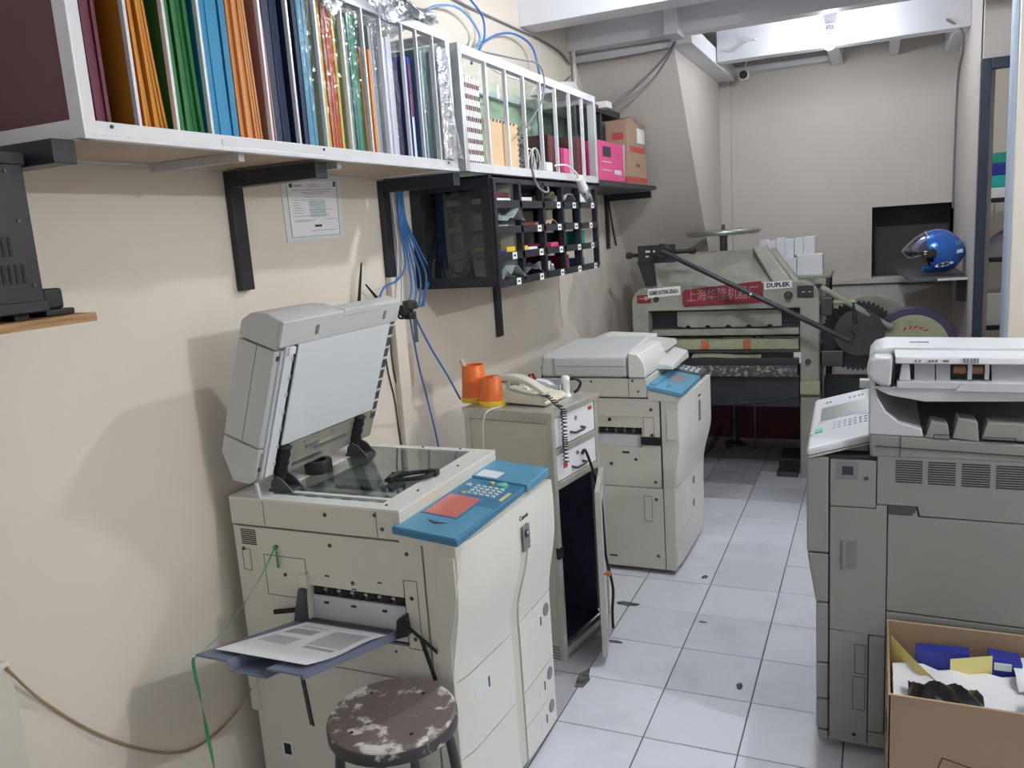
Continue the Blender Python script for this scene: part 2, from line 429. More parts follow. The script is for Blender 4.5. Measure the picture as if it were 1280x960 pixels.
# unseen rear end left open as ambient light source at y = -2.6; cable trunking low on the left wall
t = thing('cable_trunking', 'beige plastic cable trunking low on the left wall', 'trunking', (.015,1.0,0))
obj('duct', MB().box(.0005,.03,.955,1.035,0,.80), 'copier_beige', t, bevel=.008)
obj('cable', MB().tube([(.02,.99,.80),(.03,.985,.85),(.02,.98,.93),(.015,.97,1.02)], .006), 'cord_white', t)
obj('cable', MB().tube([(.025,1.005,.80),(.035,1.01,.84),(.03,1.0,.90),(.015,.985,.98)], .004), 'cord_white', t)

# ---------------------------------------------------------------- lamps
def bulb(i, label, ox=0):
    x,y,z,_ = BULBS[i]
    t = thing('light_bulb', label, 'bulb', (x,y,z+.09))
    obj('globe', MB().lathe([(.012,-.034),(.024,-.026),(.032,-.008),(.033,.006),(.028,.02),(.018,.034)], (x,y,z), 16), 'bulb_light_%d' % i, t)
    obj('collar', MB().lathe([(.018,.034),(.019,.055),(.014,.062)], (x,y,z), 16), 'white_paint', t)
    obj('socket', MB().lathe([(.022,.06),(.026,.066),(.026,.1),(.02,.108)], (x,y,z), 16), 'white_paint', t)
    return t
t = bulb(0, 'bright bare bulb glowing in front of the far ceiling beam')
obj('mount', MB().box(1.425,1.485,5.66,5.849,2.760,2.775), 'white_paint', t)
obj('cable', MB().tube([(1.44,5.70,2.775),(1.42,5.69,2.82),(1.435,5.68,2.86),(1.47,5.67,2.90)], .004), 'cord_white', t)
t = bulb(1, 'bare bulb hanging in the side bay right of the copier')
obj('cable', MB().cyl((3.55,1.95,2.575),(3.55,1.95,2.90),.004), 'cord_white', t)
t = bulb(2, 'bare bulb under the ceiling above the middle of the aisle')
obj('cable', MB().cyl((1.50,3.35,2.89),(1.50,3.35,2.90),.03), 'cord_white', t)
if len(BULBS) > 3:
    t = bulb(3, 'unseen bulb added to light the room beyond the side doorway')
    obj('cable', MB().cyl((BULBS[3][0],BULBS[3][1],BULBS[3][2]+.1),(BULBS[3][0],BULBS[3][1],2.90),.006), 'cord_white', t)
# ================================================================ copier with the open lid (front left)
def screws(parent, pts, axis='y', r=.006, m='screw'):
    for p in pts:
        p = Vector(p); d = {'y': Vector((0,-.003,0)), 'x': Vector((.003,0,0)), 'z': Vector((0,0,.003))}[axis]
        obj('screw', MB().cyl(p, p+d, r, r*.8, 10), m, parent)
A = thing('copier', 'large beige copier with its lid open and a blue control panel', 'copier', (.42,1.995,0))
obj('chassis', MB().box(.066,.70,1.762,2.282,.05,.868).box(.066,.70,1.714,1.762,.05,.57).box(.066,.70,1.714,1.762,.757,.868).box(.066,.295,1.714,1.762,.57,.757).box(.62,.70,1.714,1.762,.57,.757), 'copier_core', A)
Y0 = 1.700
# left side panels (upper one has the paper exit opening)
mb = MB()
for a,b,c,d in rects(.060,.676,.478,.868,[(.30,.615,.575,.752)]): mb.box(a,b,Y0,1.712,c,d)
up = obj('side_panel', mb, 'copier_beige', A, smooth=False)
lo = obj('side_panel', MB().box(.060,.676,Y0,1.712,.035,.474), 'copier_beige', A, bevel=.002)
obj('front_column', MB().prism([(.681,.035),(.742,.035),(.74,.5),(.742,.6),(.765,.70),(.778,.80),(.778,.886),(.681,.886)], 'y', Y0, 1.75), 'copier_beige', A, bevel=.003)
obj('back_panel', MB().box(.052,.064,1.705,2.285,.05,.868), 'copier_beige', A)
obj('far_panel', MB().box(.062,.74,2.284,2.292,.05,.868), 'copier_beige', A)
# vents, hatches and marks on the side
for k in range(8): obj('vent_slot', MB().box(.083,.136,1.698,1.701,.815+k*.006,.8175+k*.006), 'copier_core', up)
def outline(x0,x1,z0,z1,y,t=.0016): return MB().box(x0,x1,y-.0006,y+.001,z0,z0+t).box(x0,x1,y-.0006,y+.001,z1-t,z1).box(x0,x0+t,y-.0006,y+.001,z0,z1).box(x1-t,x1,y-.0006,y+.001,z0,z1)
obj('hatch', outline(.078,.108,.735,.80,Y0), 'copier_core', up)
obj('hatch', outline(.155,.30,.668,.79,Y0), 'copier_core', up)
obj('hatch', outline(.613,.655,.57,.765,Y0), 'copier_core', up)
screws(up, [(.085,Y0,.80),(.205,Y0,.817),(.39,Y0,.838),(.225,Y0,.735),(.632,Y0,.838),(.635,Y0,.60),(.635,Y0,.715)])
for x,z in ((.47,.545),(.57,.555)): obj('peg_hole', MB().cyl((x,1.6995,z),(x,1.702,z),.004,n=8), 'copier_core', up)
obj('slot', MB().prism([(.232,.432),(.246,.430),(.262,.272),(.247,.274)], 'y', 1.6985, 1.701), 'dark_grey', lo)
obj('slot_lip', MB().prism([(.244,.430),(.247,.430),(.263,.272),(.260,.272)], 'y', 1.696, 1.701), 'copier_core', lo)
screws(lo, [(.205,Y0,.44),(.30,Y0,.12)])
obj('power_inlet', MB().box(.135,.175,1.697,1.702,.15,.205), 'sticker', lo); obj('socket', MB().box(.143,.167,1.6955,1.70,.16,.195), 'black_plastic', lo)
obj('rear_flap', MB().box(.045,.075,1.69,1.70,.29,.40), 'copier_beige', lo)
# paper exit
obj('exit_recess', MB().box(.30,.615,1.752,1.76,.575,.752), 'pale_grey', A)
obj('exit_hood', MB().prism([(1.703,.752),(1.703,.713),(1.725,.708),(1.745,.752)], 'x', .302, .613), 'copier_beige', A)
screws(A, [(.45,1.703,.735)]); obj('mark', MB().box(.445,.46,1.702,1.7035,.716,.719), 'ink', A)
for x in (.36,.53): obj('mark', MB().box(x,x+.014,1.7022,1.704,.744,.748), 'ink', A)
rl = obj('exit_roller_shaft', MB().cyl((.305,1.722,.697),(.61,1.722,.697),.007,n=10), 'steel', A)
for k in range(7): obj('exit_roller', MB().lathe([(.010,-.015),(.0135,-.012),(.0135,.012),(.010,.015)], (.325+k*.044,1.722,.697), 12, 'x'), 'black_rubber', A)
ep = obj('exit_plate', MB().prism([(1.706,.582),(1.709,.678),(1.716,.682),(1.72,.582)], 'x', .306, .61), 'c_light', A, bevel=.002)
for x in (.345,.435,.535): obj('plate_hole', MB().box(x,x+.014,1.704,1.708,.662,.667), 'copier_core', ep)
obj('guide_block', MB().box(.28,.305,1.685,1.72,.60,.745), 'copier_beige', A, bevel=.004)
# black tie strips hanging off the exit
obj('strap', MB().slab(lambda u,v: (.605+.10*u, 1.69-.02*math.sin(u*3.1), .655-.075*u*u+.012*v-.006), 8, 1, (0,-.003,0)), 'black_rubber', A)
obj('strap', MB().slab(lambda u,v: (.655+.038*u+.012*v, 1.688-.01*u, .612-.105*u), 6, 1, (0,-.003,0)), 'black_rubber', A)
obj('clip', MB().hexa([(.585,1.68,.60),(.625,1.68,.615),(.625,1.705,.615),(.585,1.705,.60)], [(.59,1.682,.655),(.62,1.682,.675),(.62,1.704,.675),(.59,1.704,.655)]), 'black_plastic', A, bevel=.004)
obj('strap', MB().slab(lambda u,v: (.275-.085*u, 1.69-.015*u, .635-.012*u+.014*v), 5, 1, (0,-.003,0)), 'black_rubber', A)
obj('clip', MB().hexa([(.262,1.655,.585),(.30,1.66,.585),(.30,1.70,.585),(.262,1.70,.585)], [(.285,1.672,.71),(.305,1.672,.71),(.305,1.70,.71),(.285,1.70,.71)]), 'dark_grey', A, bevel=.003)
# exit tray: long grey shelf with a stepped notch at its outer end
def tray(u, v, n=0):     # u along x, v outward
    return (.275+.30*u-.055*v+(-.012 if u < .5 else .012)*v, 1.690-.325*v, .615+.052*v+n)
mb = MB(); st = [0,.34,.36,.64,.66,1.0]
def zstep(u, v): return -.022 if (.35 < u < .65 and v > .2) else 0
rows = [0,.2,.21,1.0]
vs=[]; fs=[]
us=[0,.34,.36,.64,.66,1.0]
for th in (0,-.006):
    for v in rows:
        for u in us: vs.append(tray(u,v,th+(-.024 if (.35<u<.65 and v>.205) else 0)))
nu=len(us); N=nu*len(rows)
for j in range(len(rows)-1):
    for i in range(nu-1):
        a=j*nu+i; fs.append((a,a+1,a+nu+1,a+nu)); fs.append((a+N,a+nu+N,a+nu+1+N,a+1+N))
for i in range(nu-1):
    fs.append((i,i+1,i+1+N,i+N)); a=(len(rows)-1)*nu+i; fs.append((a,a+1,a+1+N,a+N))
for j in range(len(rows)-1):
    a=j*nu; fs.append((a,a+nu,a+nu+N,a+N)); a=j*nu+nu-1; fs.append((a,a+nu,a+nu+N,a+N))
tr = obj('exit_tray', MB().add(vs,fs), 'tray_grey', A, smooth=False, bevel=.0015)
obj('tray_rim', MB().hexa([tray(1.0,0,-.02),tray(1.0,1,-.012),tray(1.02,1,-.012),tray(1.02,0,-.02)][::-1],[tray(1.0,0,.004),tray(1.0,1,.002),tray(1.02,1,.002),tray(1.02,0,.004)][::-1]), 'tray_grey', tr)
obj('tray_hinge', MB().box(.29,.57,1.675,1.70,.590,.618), 'dark_grey', tr, bevel=.004)
# platen deck with the exposure glass
mb = MB()
for a,b,c,d in rects(.054,.620,1.700,2.292,[(.165,.545,1.785,2.262),(.165,.545,1.745,1.770)]): mb.box(a,b,c,d,.948,.955)
deck = obj('deck_top', mb, 'copier_light', A, smooth=False)
obj('deck_wall', MB().box(.054,.620,1.700,1.712,.874,.948).box(.054,.620,2.28,2.292,.874,.948).box(.054,.066,1.712,2.28,.874,.948).box(.608,.620,1.712,2.28,.874,.948), 'copier_beige', A, smooth=False)
obj('deck_seam', MB().box(.548,.5495,1.6993,1.701,.876,.948), 'copier_core', deck); obj('deck_seam', MB().box(.174,.1755,1.6993,1.701,.876,.948), 'copier_core', deck)
screws(deck, [(.385,Y0,.925),(.565,Y0,.90),(.545,Y0,.937)])
obj('scan_bed', MB().box(.10,.60,1.715,2.28,.876,.885), 'mid_grey', A)
sc = obj('scan_carriage', MB().box(.14,.57,1.80,1.87,.885,.925), 'pale_grey', A, bevel=.004)
for k in range(6): obj('carriage_rib', MB().box(.18+k*.06,.20+k*.06,1.81,1.86,.925,.932), 'dark_grey', sc)
obj('lens_block', MB().box(.25,.46,1.93,2.0,.885,.93), 'dark_grey', A, bevel=.006)
obj('scan_mirror', MB().box(.16,.55,1.875,1.895,.887,.93), 'steel', A)
obj('exposure_glass', MB().box(.163,.547,1.783,2.264,.9515,.9535), 'glass_green', A)
obj('feed_glass', MB().box(.163,.547,1.744,1.771,.9515,.9535), 'glass_green', A)
for x,y in ((.585,1.86),(.585,2.10),(.565,1.73),(.36,2.28),(.50,2.28),(.12,1.75)): screws(deck, [(x,y,.955)], 'z', .0045)
# control panel
def cp(x, y, dz=0): return (x, y, .918-.10*(x-.61)+dz)
def cpbox(x0,x1,y0,y1,h0,h1): return MB().hexa([cp(x0,y0,h0),cp(x1,y0,h0),cp(x1,y1,h0),cp(x0,y1,h0)],[cp(x0,y0,h1),cp(x1,y0,h1),cp(x1,y1,h1),cp(x0,y1,h1)])
pn = obj('control_panel', cpbox(.608,.796,1.678,2.115,-.019,0), 'panel_blue_dark', A, bevel=.003)
pf = obj('panel_cover', cpbox(.608,.802,2.118,2.295,-.019,.006), 'panel_blue', A, bevel=.003)
obj('sticker', cpbox(.63,.70,2.125,2.185,.006,.0066), 'sticker', pf)
obj('panel_fascia', cpbox(.612,.790,1.682,1.905,.0,.002), 'panel_blue', pn)
obj('screen_rim', cpbox(.628,.738,1.795,1.965,.001,.0035), 'panel_blue_dark', pn); obj('touch_screen', cpbox(.635,.730,1.80,1.955,.0035,.0042), 'screen_red', pn)
obj('grip_notch', MB().slab(lambda u,v: cp(.668+.06*u, 1.762-.02*math.sin(math.pi*u)*(.3+.7*v), .0026), 10, 1, (0,0,.0006)), 'ink', pn)
for r in range(4):
    for c in range(5): obj('key', cpbox(.668+c*.019,.679+c*.019,1.985+r*.021,1.996+r*.021,.0,.004), 'button_pale', pn)
obj('start_key', MB().lathe([(.017,-.002),(.017,.005),(.014,.007)], cp(.735,2.088), 20), 'button_green', pn)
obj('stop_key', MB().prism([(.690,2.090),(.706,2.082),(.704,2.10)], 'z', .905, .9145), 'button_yellow', pn)
obj('reset_key', MB().lathe([(.009,-.002),(.009,.004),(.007,.005)], cp(.645,2.05), 14), 'button_pale', pn)
obj('clear_key', MB().lathe([(.007,-.002),(.007,.004)], cp(.660,1.985), 12), 'button_yellow', pn)
obj('status_bar', cpbox(.775,.785,1.97,2.04,.0,.002), 'button_yellow', pn)
obj('panel_base', MB().hexa([(.62,1.69,.872),(.775,1.69,.868),(.785,2.285,.868),(.62,2.285,.872)],[(.615,1.69,.898),(.786,1.69,.880),(.790,2.288,.880),(.615,2.288,.898)]), 'copier_beige', A)
# front covers, drawers and the wavy strip
def sm(a,b,x): t=min(1,max(0,(x-a)/(b-a))); return t*t*(3-2*t)
def fx(y, z):
    b = .750+.034*sm(.48,.74,z)-.004*sm(.8,.9,z)
    k = (y-1.70)/.59
    return b+.028*math.sin(min(1,k*1.15)*math.pi/2)-.012*(1-min(1,k*14))**2
def strip_y(z): return 2.005+.035*sm(.55,.72,z)-.012*sm(.45,.58,z)
def front(name, y0f, y1f, z0, z1, m='copier_light', off=0, ny=6, nz=None):
    nz = nz or max(3, int((z1-z0)/.03))
    def fn(u,v):
        z = z0+(z1-z0)*v; y = y0f(z)+(y1f(z)-y0f(z))*u
        return (fx(y,z)+off, y, z)
    return obj(name, MB().slab(fn, ny, nz, (-.03,0,0)), m, A, bevel=0)
c1 = lambda v: (lambda z: v)
s0 = lambda z: strip_y(z)-.004; s1 = lambda z: strip_y(z)+.049
dL = front('front_door', c1(1.702), s0, .489, .868)
dR = front('front_door', s1, c1(2.29), .497, .868)
front('centre_strip', strip_y, lambda z: strip_y(z)+.045, .035, .80, 'copier_beige', -.004, 3, 24)
front('door_top', s0, s1, .803, .868)
dn = [front('paper_drawer', c1(1.702), s0, .265, .484), front('paper_drawer', c1(1.702), s0, .035, .260)]
df = [front('side_deck_door', s1, c1(2.29), .265, .492), front('paper_drawer', s1, c1(2.29), .145, .260), front('paper_drawer', s1, c1(2.29), .035, .142)]
for d,z in zip(df, (.445,.222,.105)):
    y = 2.25; x = fx(y,z); obj('drawer_button', MB().lathe([(.021,-.002),(.021,.003),(.018,.004)], (x,y,z), 18, 'x'), 'mid_grey', d)
    obj('size_label', MB().slab(lambda u,v: (fx(2.16+.055*u,z-.035+.028*v)+.0003, 2.16+.055*u, z-.035+.028*v), 4, 2, (.0008,0,0)), 'sticker', d)
    obj('size_tab', MB().box(fx(2.205,z)-.002,fx(2.205,z)+.0022,2.20,2.208,z-.033,z-.006), 'dark_grey', d)
obj('size_label', MB().slab(lambda u,v: (fx(1.78+.08*u,.40+.03*v)+.0003, 1.78+.08*u, .40+.03*v), 4, 2, (.0008,0,0)), 'sticker', dn[0])
obj('size_tab', MB().box(fx(1.85,.4)-.002,fx(1.85,.4)+.0024,1.848,1.856,.40,.43), 'dark_grey', dn[0])
bx_ = fx(2.07,.77)
obj('badge_plate', MB().slab(lambda u,v: (fx(2.042+.044*u,.725+.075*v)+.001, 2.042+.044*u, .725+.075*v), 2, 4, (.003,0,0)), 'mid_grey', A)
obj('badge_emblem', MB().lathe([(.012,0),(.012,.003)], (fx(2.064,.775)+.004,2.064,.775), 14, 'x'), 'ink', A); obj('badge_dot', MB().lathe([(.005,0),(.005,.004)], (fx(2.066,.778)+.004,2.066,.778), 10, 'x'), 'sticker', A)
text('brand_lettering', 'Canon', .021, 'ink', A, (fx(2.06,.827)+.0012,2.06,.827), (0.05,1,0), (0,0,1))
obj('side_grip', MB().box(.715,.772,1.694,1.701,.735,.842), 'copier_beige', A, bevel=.002)
for x,y in ((.12,1.76),(.12,2.23),(.70,1.76),(.72,2.24)):
    c = obj('caster', MB().lathe([(.018,-.012),(.025,-.009),(.025,.009),(.018,.012)], (x,y,.0251), 14, 'y'), 'black_rubber', A); obj('caster_fork', MB().box(x-.012,x+.012,y-.018,y+.018,.03,.055), 'black_plastic', c)
obj('base_plate', MB().box(.07,.745,1.72,2.28,.035,.056), 'copier_core', A)
# ---- the open lid: s along width (world y), a up the tilted plane, n thickness (away from the glass)
TH = math.radians(19.5); HX, HZ = .158, .992
def lid(s, a, n): return (HX+a*math.sin(TH)-n*math.cos(TH), s, HZ+a*math.cos(TH)+n*math.sin(TH))
def lidbox(s0,s1,a0,a1,n0,n1): 
    return MB().hexa([lid(s0,a0,n0),lid(s0,a0,n1),lid(s1,a0,n1),lid(s1,a0,n0)],[lid(s0,a1,n0),lid(s0,a1,n1),lid(s1,a1,n1),lid(s1,a1,n0)])
def lidprism(poly, s0, s1):    # poly in (a, n)
    n=len(poly); return MB().add([lid(s0,a,b) for a,b in poly]+[lid(s1,a,b) for a,b in poly], [tuple(range(n))[::-1],tuple(range(n,2*n))]+[(i,(i+1)%n,(i+1)%n+n,i+n) for i in range(n)])
LS0, LS1 = 1.690, 2.275
fe = obj('feeder_cover', lidprism([(.115,.0),(.40,.0),(.40,.126),(.115,.126)], LS0, LS0+.26), 'lid_grey', A, bevel=.004)
obj('feeder_top', lidprism([(.404,0),(.488,.0),(.494,.045),(.478,.10),(.45,.126),(.404,.126)], LS0, LS0+.26), 'lid_grey', A, bevel=.006)
obj('feeder_bottom', lidprism([(.0,.015),(.02,.0),(.111,.0),(.111,.126),(.06,.126),(-.012,.07)], LS0, LS0+.24), 'lid_grey', A, bevel=.005)
obj('feeder_seam', lidbox(LS0-.0008,LS0+.001,.115,.40,.06,.0615), 'mid_grey', fe)
obj('lid_body', lidprism([(.06,.002),(.488,.002),(.488,.040),(.06,.040)], LS0+.262, LS1), 'lid_grey', A, bevel=.006)
gh = obj('lid_front_edge', lidprism([(.415,-.012),(.488,-.012),(.49,.001),(.415,.001)], LS0, LS1), 'lid_grey', A, bevel=.004)
obj('grip_recess', lidprism([(.470,-.0135),(.492,-.0135),(.492,.006),(.470,.006)], LS0+.27, LS0+.43), 'c_light', gh, bevel=.003)
for s in (.145,.49): obj('latch_notch', lidbox(LS0+s,LS0+s+.014,.435,.462,-.0135,-.0115), 'mid_grey', gh)
obj('platen_cover', lidbox(LS0+.085,LS1-.035,.105,.415,-.010,.001), 'lid_white', A, bevel=.003)
wr = obj('white_roller_guide', lidbox(LS0+.035,LS0+.07,.02,.412,-.009,.001), 'lid_white', A, bevel=.002)
obj('guide_slit', lidbox(LS0+.073,LS0+.081,.02,.414,-.008,.001), 'black_plastic', A)
for k in range(7): obj('guide_tab', lidbox(LS0+.062,LS0+.070,.05+k*.053,.062+k*.053,-.0105,-.009), 'pale_grey', wr)
obj('guide_rail', lidbox(LS0+.018,LS0+.030,.02,.40,-.006,.001), 'pale_grey', A)
obj('guide_hub', lidbox(LS0+.04,LS0+.066,.392,.412,-.016,-.009), 'label_white', wr); 
for a in (.045,.375): obj('magnet', lidbox(LS0+.008,LS0+.02,a,a+.012,-.004,.001), 'dark_grey', fe)
# slotted margin on the far side
fr = obj('rack_edge', lidbox(LS1-.032,LS1-.002,.07,.43,-.004,.004), 'dark_grey', A)
for k in range(9): obj('rib', lidbox(LS1-.032,LS1-.002,.095+k*.038,.101+k*.038,-.008,-.004), 'lid_grey', fr)
# hinge plate
hp = obj('hinge_plate', lidbox(LS0+.012,LS1-.004,-.0,.098,-.004,.002), 'steel_dull', A, bevel=.002)
for s0,s1,a0,a1 in ((.16,.30,.018,.030),(.26,.42,.045,.055),(.21,.27,.06,.072)): obj('stamping', lidbox(LS0+s0,LS0+s1,a0,a1,-.007,-.004), 'steel', hp)
for s in (.11,.20,.34,.44,.53): obj('rivet', MB().cyl(lid(LS0+s,.085,-.004),lid(LS0+s,.085,-.007),.004,n=8), 'steel', hp)
for s in (.10,.475):
    b = obj('hinge_bellows', MB().lathe([(.022-.004*(k%2),k*.012) for k in range(9)], (0,0,0), 14), 'black_rubber', A, local=True)
    for v in b.data.vertices:
        q = Vector(lid(LS0+s+v.co.x, .0+v.co.z*1.05, -.012+v.co.y*.8)); v.co = q-Vector(A.location)
    y = LS0+s
    obj('hinge_foot', MB().prism([(.155,.955),(.235,.955),(.20,.99),(.178,1.0),(.16,.985)], 'y', y-.028, y-.022).prism([(.155,.955),(.235,.955),(.20,.99),(.178,1.0),(.16,.985)], 'y', y+.022, y+.028).box(.15,.225,y-.03,y+.03,.955,.962), 'dark_grey', A)
obj('hinge_post', MB().cyl((.163,1.705,.955),(.158,1.705,1.0),.006,n=10), 'pale_grey', A)
# ---------------------------------------------------------------- things on and by the open copier
def pp(u, v, n=0):
    q = tray(.12+.86*u-.06*v, .10+.80*v, .0035+.004*math.sin(v*7)*u+.004*v+n); return (q[0]+.01, q[1], q[2])
ps = thing('printed_sheet', 'printed white sheet lying on the grey exit tray', 'paper', tuple(Vector(pp(.5,.5))))
obj('sheet', MB().slab(lambda u,v: pp(u,v), 10, 12, (0,0,.0006)), 'paper', ps)
pr_ = MB()
def strip(u0,u1,v0,v1): pr_.grid(lambda a,b: pp(u0+(u1-u0)*a, v0+(v1-v0)*b, .0009), 4, 1)
for k in range(3): strip(.1,.42,.10+k*.022,.108+k*.022)
for k in range(9): strip(.08,.42,.2+k*.016,.21+k*.016)
for k in range(22): strip(.52,.93,.14+k*.018,.149+k*.018)
for k in range(12): strip(.08,.42,.44+k*.016,.448+k*.016)
for k in range(4): strip(.55,.9,.56+k*.014,.570+k*.014)
strip(.06,.94,.05,.056)
obj('print', pr_, 'paper_text', ps)

solo('tape_roll', MB().lathe([(.026,0),(.042,0),(.0425,.004),(.0425,.034),(.041,.038),(.026,.038),(.0255,.004)], (.172,1.965,.9553), 28), 'black_plastic', 'roll of black tape standing on the copier deck below the open lid', 'tape')
cb = thing('cable_bundle', 'short black cable bundle lying on the copier glass', 'cable', (.50,1.95,.955))
for k in range(3):
    obj('loop', MB().tube([(.445,1.925+k*.012,.962+k*.003),(.48,1.955+k*.008,.966),(.54,2.0,.966),(.565,1.99-k*.01,.966),(.55,1.955-k*.008,.965),(.50,1.92,.963),(.45,1.905+k*.004,.962)], .0055, 7), 'black_rubber', cb)
obj('plug', MB().box(.535,.575,1.985,2.008,.956,.974), 'black_plastic', cb, bevel=.004); obj('band', MB().box(.462,.478,1.895,1.965,.956,.976), 'black_plastic', cb, bevel=.004)

# stool
SX, SY, SZ = .672, 1.508, .512
st = thing('stool', 'round paint-splattered metal stool in front of the copier', 'stool', (SX,SY,0))
obj('seat', MB().lathe([(.0,.004),(.05,.004),(.10,.005),(.142,.009),(.151,.010),(.156,.005),(.157,-.004),(.156,-.030),(.150,-.034),(.0,-.034)], (SX,SY,SZ-.008), 40), 'stool_top', st)
rimo = obj('rim', MB().lathe([(.1565,-.030),(.1585,-.028),(.1590,-.002),(.1570,.001)], (SX,SY,SZ-.008), 40), 'stool_rim', st)
for k in range(4):
    a = math.radians(18+90*k); c, s = math.cos(a), math.sin(a)
    obj('leg', MB().tube([(SX+c*.10,SY+s*.10,SZ-.045),(SX+c*.128,SY+s*.128,SZ-.055),(SX+c*.142,SY+s*.142,SZ-.11),(SX+c*.155,SY+s*.155,.25),(SX+c*.172,SY+s*.172,.004)], .0125, 10), 'stool_leg', st)
ringp = [(SX+.158*math.cos(2*math.pi*k/24),SY+.158*math.sin(2*math.pi*k/24),.20) for k in range(25)]
obj('foot_ring', MB().tube(ringp, .007, 7, smooth=False), 'stool_leg', st)
for x,y in ((.03,.10),(-.10,.06),(.09,-.06),(-.05,-.10)): obj('seat_hole', MB().cyl((SX+x,SY+y,SZ-.0035),(SX+x,SY+y,SZ-.001),.005,n=8), 'black_plastic', st)

# green strap from the screw, over the tray corner, down to the floor
gs = MB(); P = spline([Vector(p) for p in [(.205,1.692,.815),(.215,1.60,.755),(.222,1.47,.695),(.222,1.366,.668),(.214,1.350,.655),(.222,1.348,.56),(.230,1.346,.46),(.236,1.345,.36),(.225,1.34,.24),(.20,1.33,.10),(.19,1.32,.004)]], 6)
vs=[]; 
for i,p in enumerate(P):
    tw = i*.28; wv = .0042 if i > 20 else .0022
    d = Vector((math.cos(tw), math.sin(tw), 0))*wv; vs += [p-d, p+d, p+d+Vector((0,.0008,0)), p-d+Vector((0,.0008,0))]
fs=[]
for i in range(len(P)-1):
    for k in range(4): fs.append((i*4+k, i*4+(k+1)%4, (i+1)*4+(k+1)%4, (i+1)*4+k))
gst = thing('green_strap', 'thin green plastic strap tying the exit tray to the copier', 'strap', (.19,1.32,0))
obj('band', gs.add(vs,fs), 'green_strap', gst); obj('tail', MB().slab(lambda u,v: (.208+.008*u, 1.69, .808-.05*v), 1, 3, (0,-.0006,0)), 'green_strap', gst)
obj('knot', MB().lathe([(.003,-.004),(.008,0),(.003,.004)], (.205,1.693,.815), 8, 'y'), 'green_strap', gst)
solo('wall_cable', MB().tube([(.034,1.02,.79),(.008,1.10,.66),(.006,1.22,.50),(.006,1.36,.36),(.006,1.48,.285),(.006,1.60,.275),(.02,1.68,.31),(.05,1.69,.36)], .0035, 6), 'cord_tan', 'tan cable sagging along the lower left wall', 'cable')

# ================================================================ aluminium drawer cabinet
K = thing('drawer_cabinet', 'narrow aluminium cabinet with two white drawers and an open door', 'cabinet', (.662,2.69,0), rz=-.16)
def kb(name, x0,x1,y0,y1,z0,z1, m, p=K, bevel=.002): return obj(name, MB().box(x0,x1,y0,y1,z0,z1), m, p, local=True, bevel=bevel)
D, W, Hh = .395, .365, .985
kb('cabinet_top', -D-.004,.006,-.006,W+.006,Hh-.022,Hh, 'alu_old'); kb('top_mat', -D+.01,-.02,.01,W-.01,Hh,Hh+.0015,'alu_old')
for x in (-.024,-D):
    for y in (0,W-.024): kb('post', x,x+.024,y,y+.024,0,Hh-.022,'alu_old')
kb('side_panel', -D+.024,-.024,.006,.012,.06,Hh-.045,'cabinet_beige'); kb('side_seal', -D+.021,-.021,.010,.014,.055,Hh-.035,'black_plastic')
kb('side_rail', -D+.024,-.024,0,.02,Hh-.042,Hh-.022,'alu_old'); kb('side_rail', -D+.024,-.024,0,.02,.0,.06,'alu_old')
kb('side_panel', -D+.024,-.024,W-.012,W-.006,.06,Hh-.022,'cabinet_beige'); kb('back_panel', -D+.006,-D+.012,.02,W-.02,.06,Hh-.022,'cabinet_inside')
for z in (.83,.70,.035): kb('front_rail', -.022,.0,.024,W-.024,z-.014,z+.012,'alu_old')
kb('kick_panel', -.02,-.004,.024,W-.024,0,.022,'alu_old')
for k in range(5): kb('kick_groove', -.004,-.002,.026,W-.026,.005+k*.011,.009+k*.011,'mid_grey', bevel=0)
for k in range(5): kb('side_groove', -.06,-.024,-.001,.001,.006+k*.012,.011+k*.012,'mid_grey', bevel=0)
kb('shelf_floor', -D+.02,-.024,.024,W-.024,.05,.06,'cabinet_inside'); kb('inner_liner', -D+.02,-.03,W-.03,W-.024,.06,.68,'cabinet_inside'); kb('inner_liner', -D+.02,-.03,.024,.03,.06,.68,'cabinet_inside')
for z0,z1 in ((.846,.958),(.716,.814)):
    d = kb('drawer', -.30,-.003,.028,W-.028,z0,z1,'drawer_white')
    zc=(z0+z1)/2
    h = obj('handle', MB().tube([(-.003,.14,zc-.02),(.016,.14,zc-.022),(.018,.155,zc-.024),(.018,.21,zc-.024),(.016,.225,zc-.022),(-.003,.225,zc-.02)], .005, 8, smooth=False), 'dark_grey', d, local=True)
    obj('lock', MB().lathe([(.009,-.001),(.009,.003),(.006,.004)], (-.003,.185,zc+.025), 14, 'x'), 'steel', d, local=True)
    kb('sticker', -.0032,-.002, (.29 if z0>.8 else .075), (.32 if z0>.8 else .105), zc+(.03 if z0>.8 else -.01), zc+(.045 if z0>.8 else .008),'ink_red', d, 0)
kb('clasp', -.012,.003,-.003,.03,.42,.465,'black_plastic')
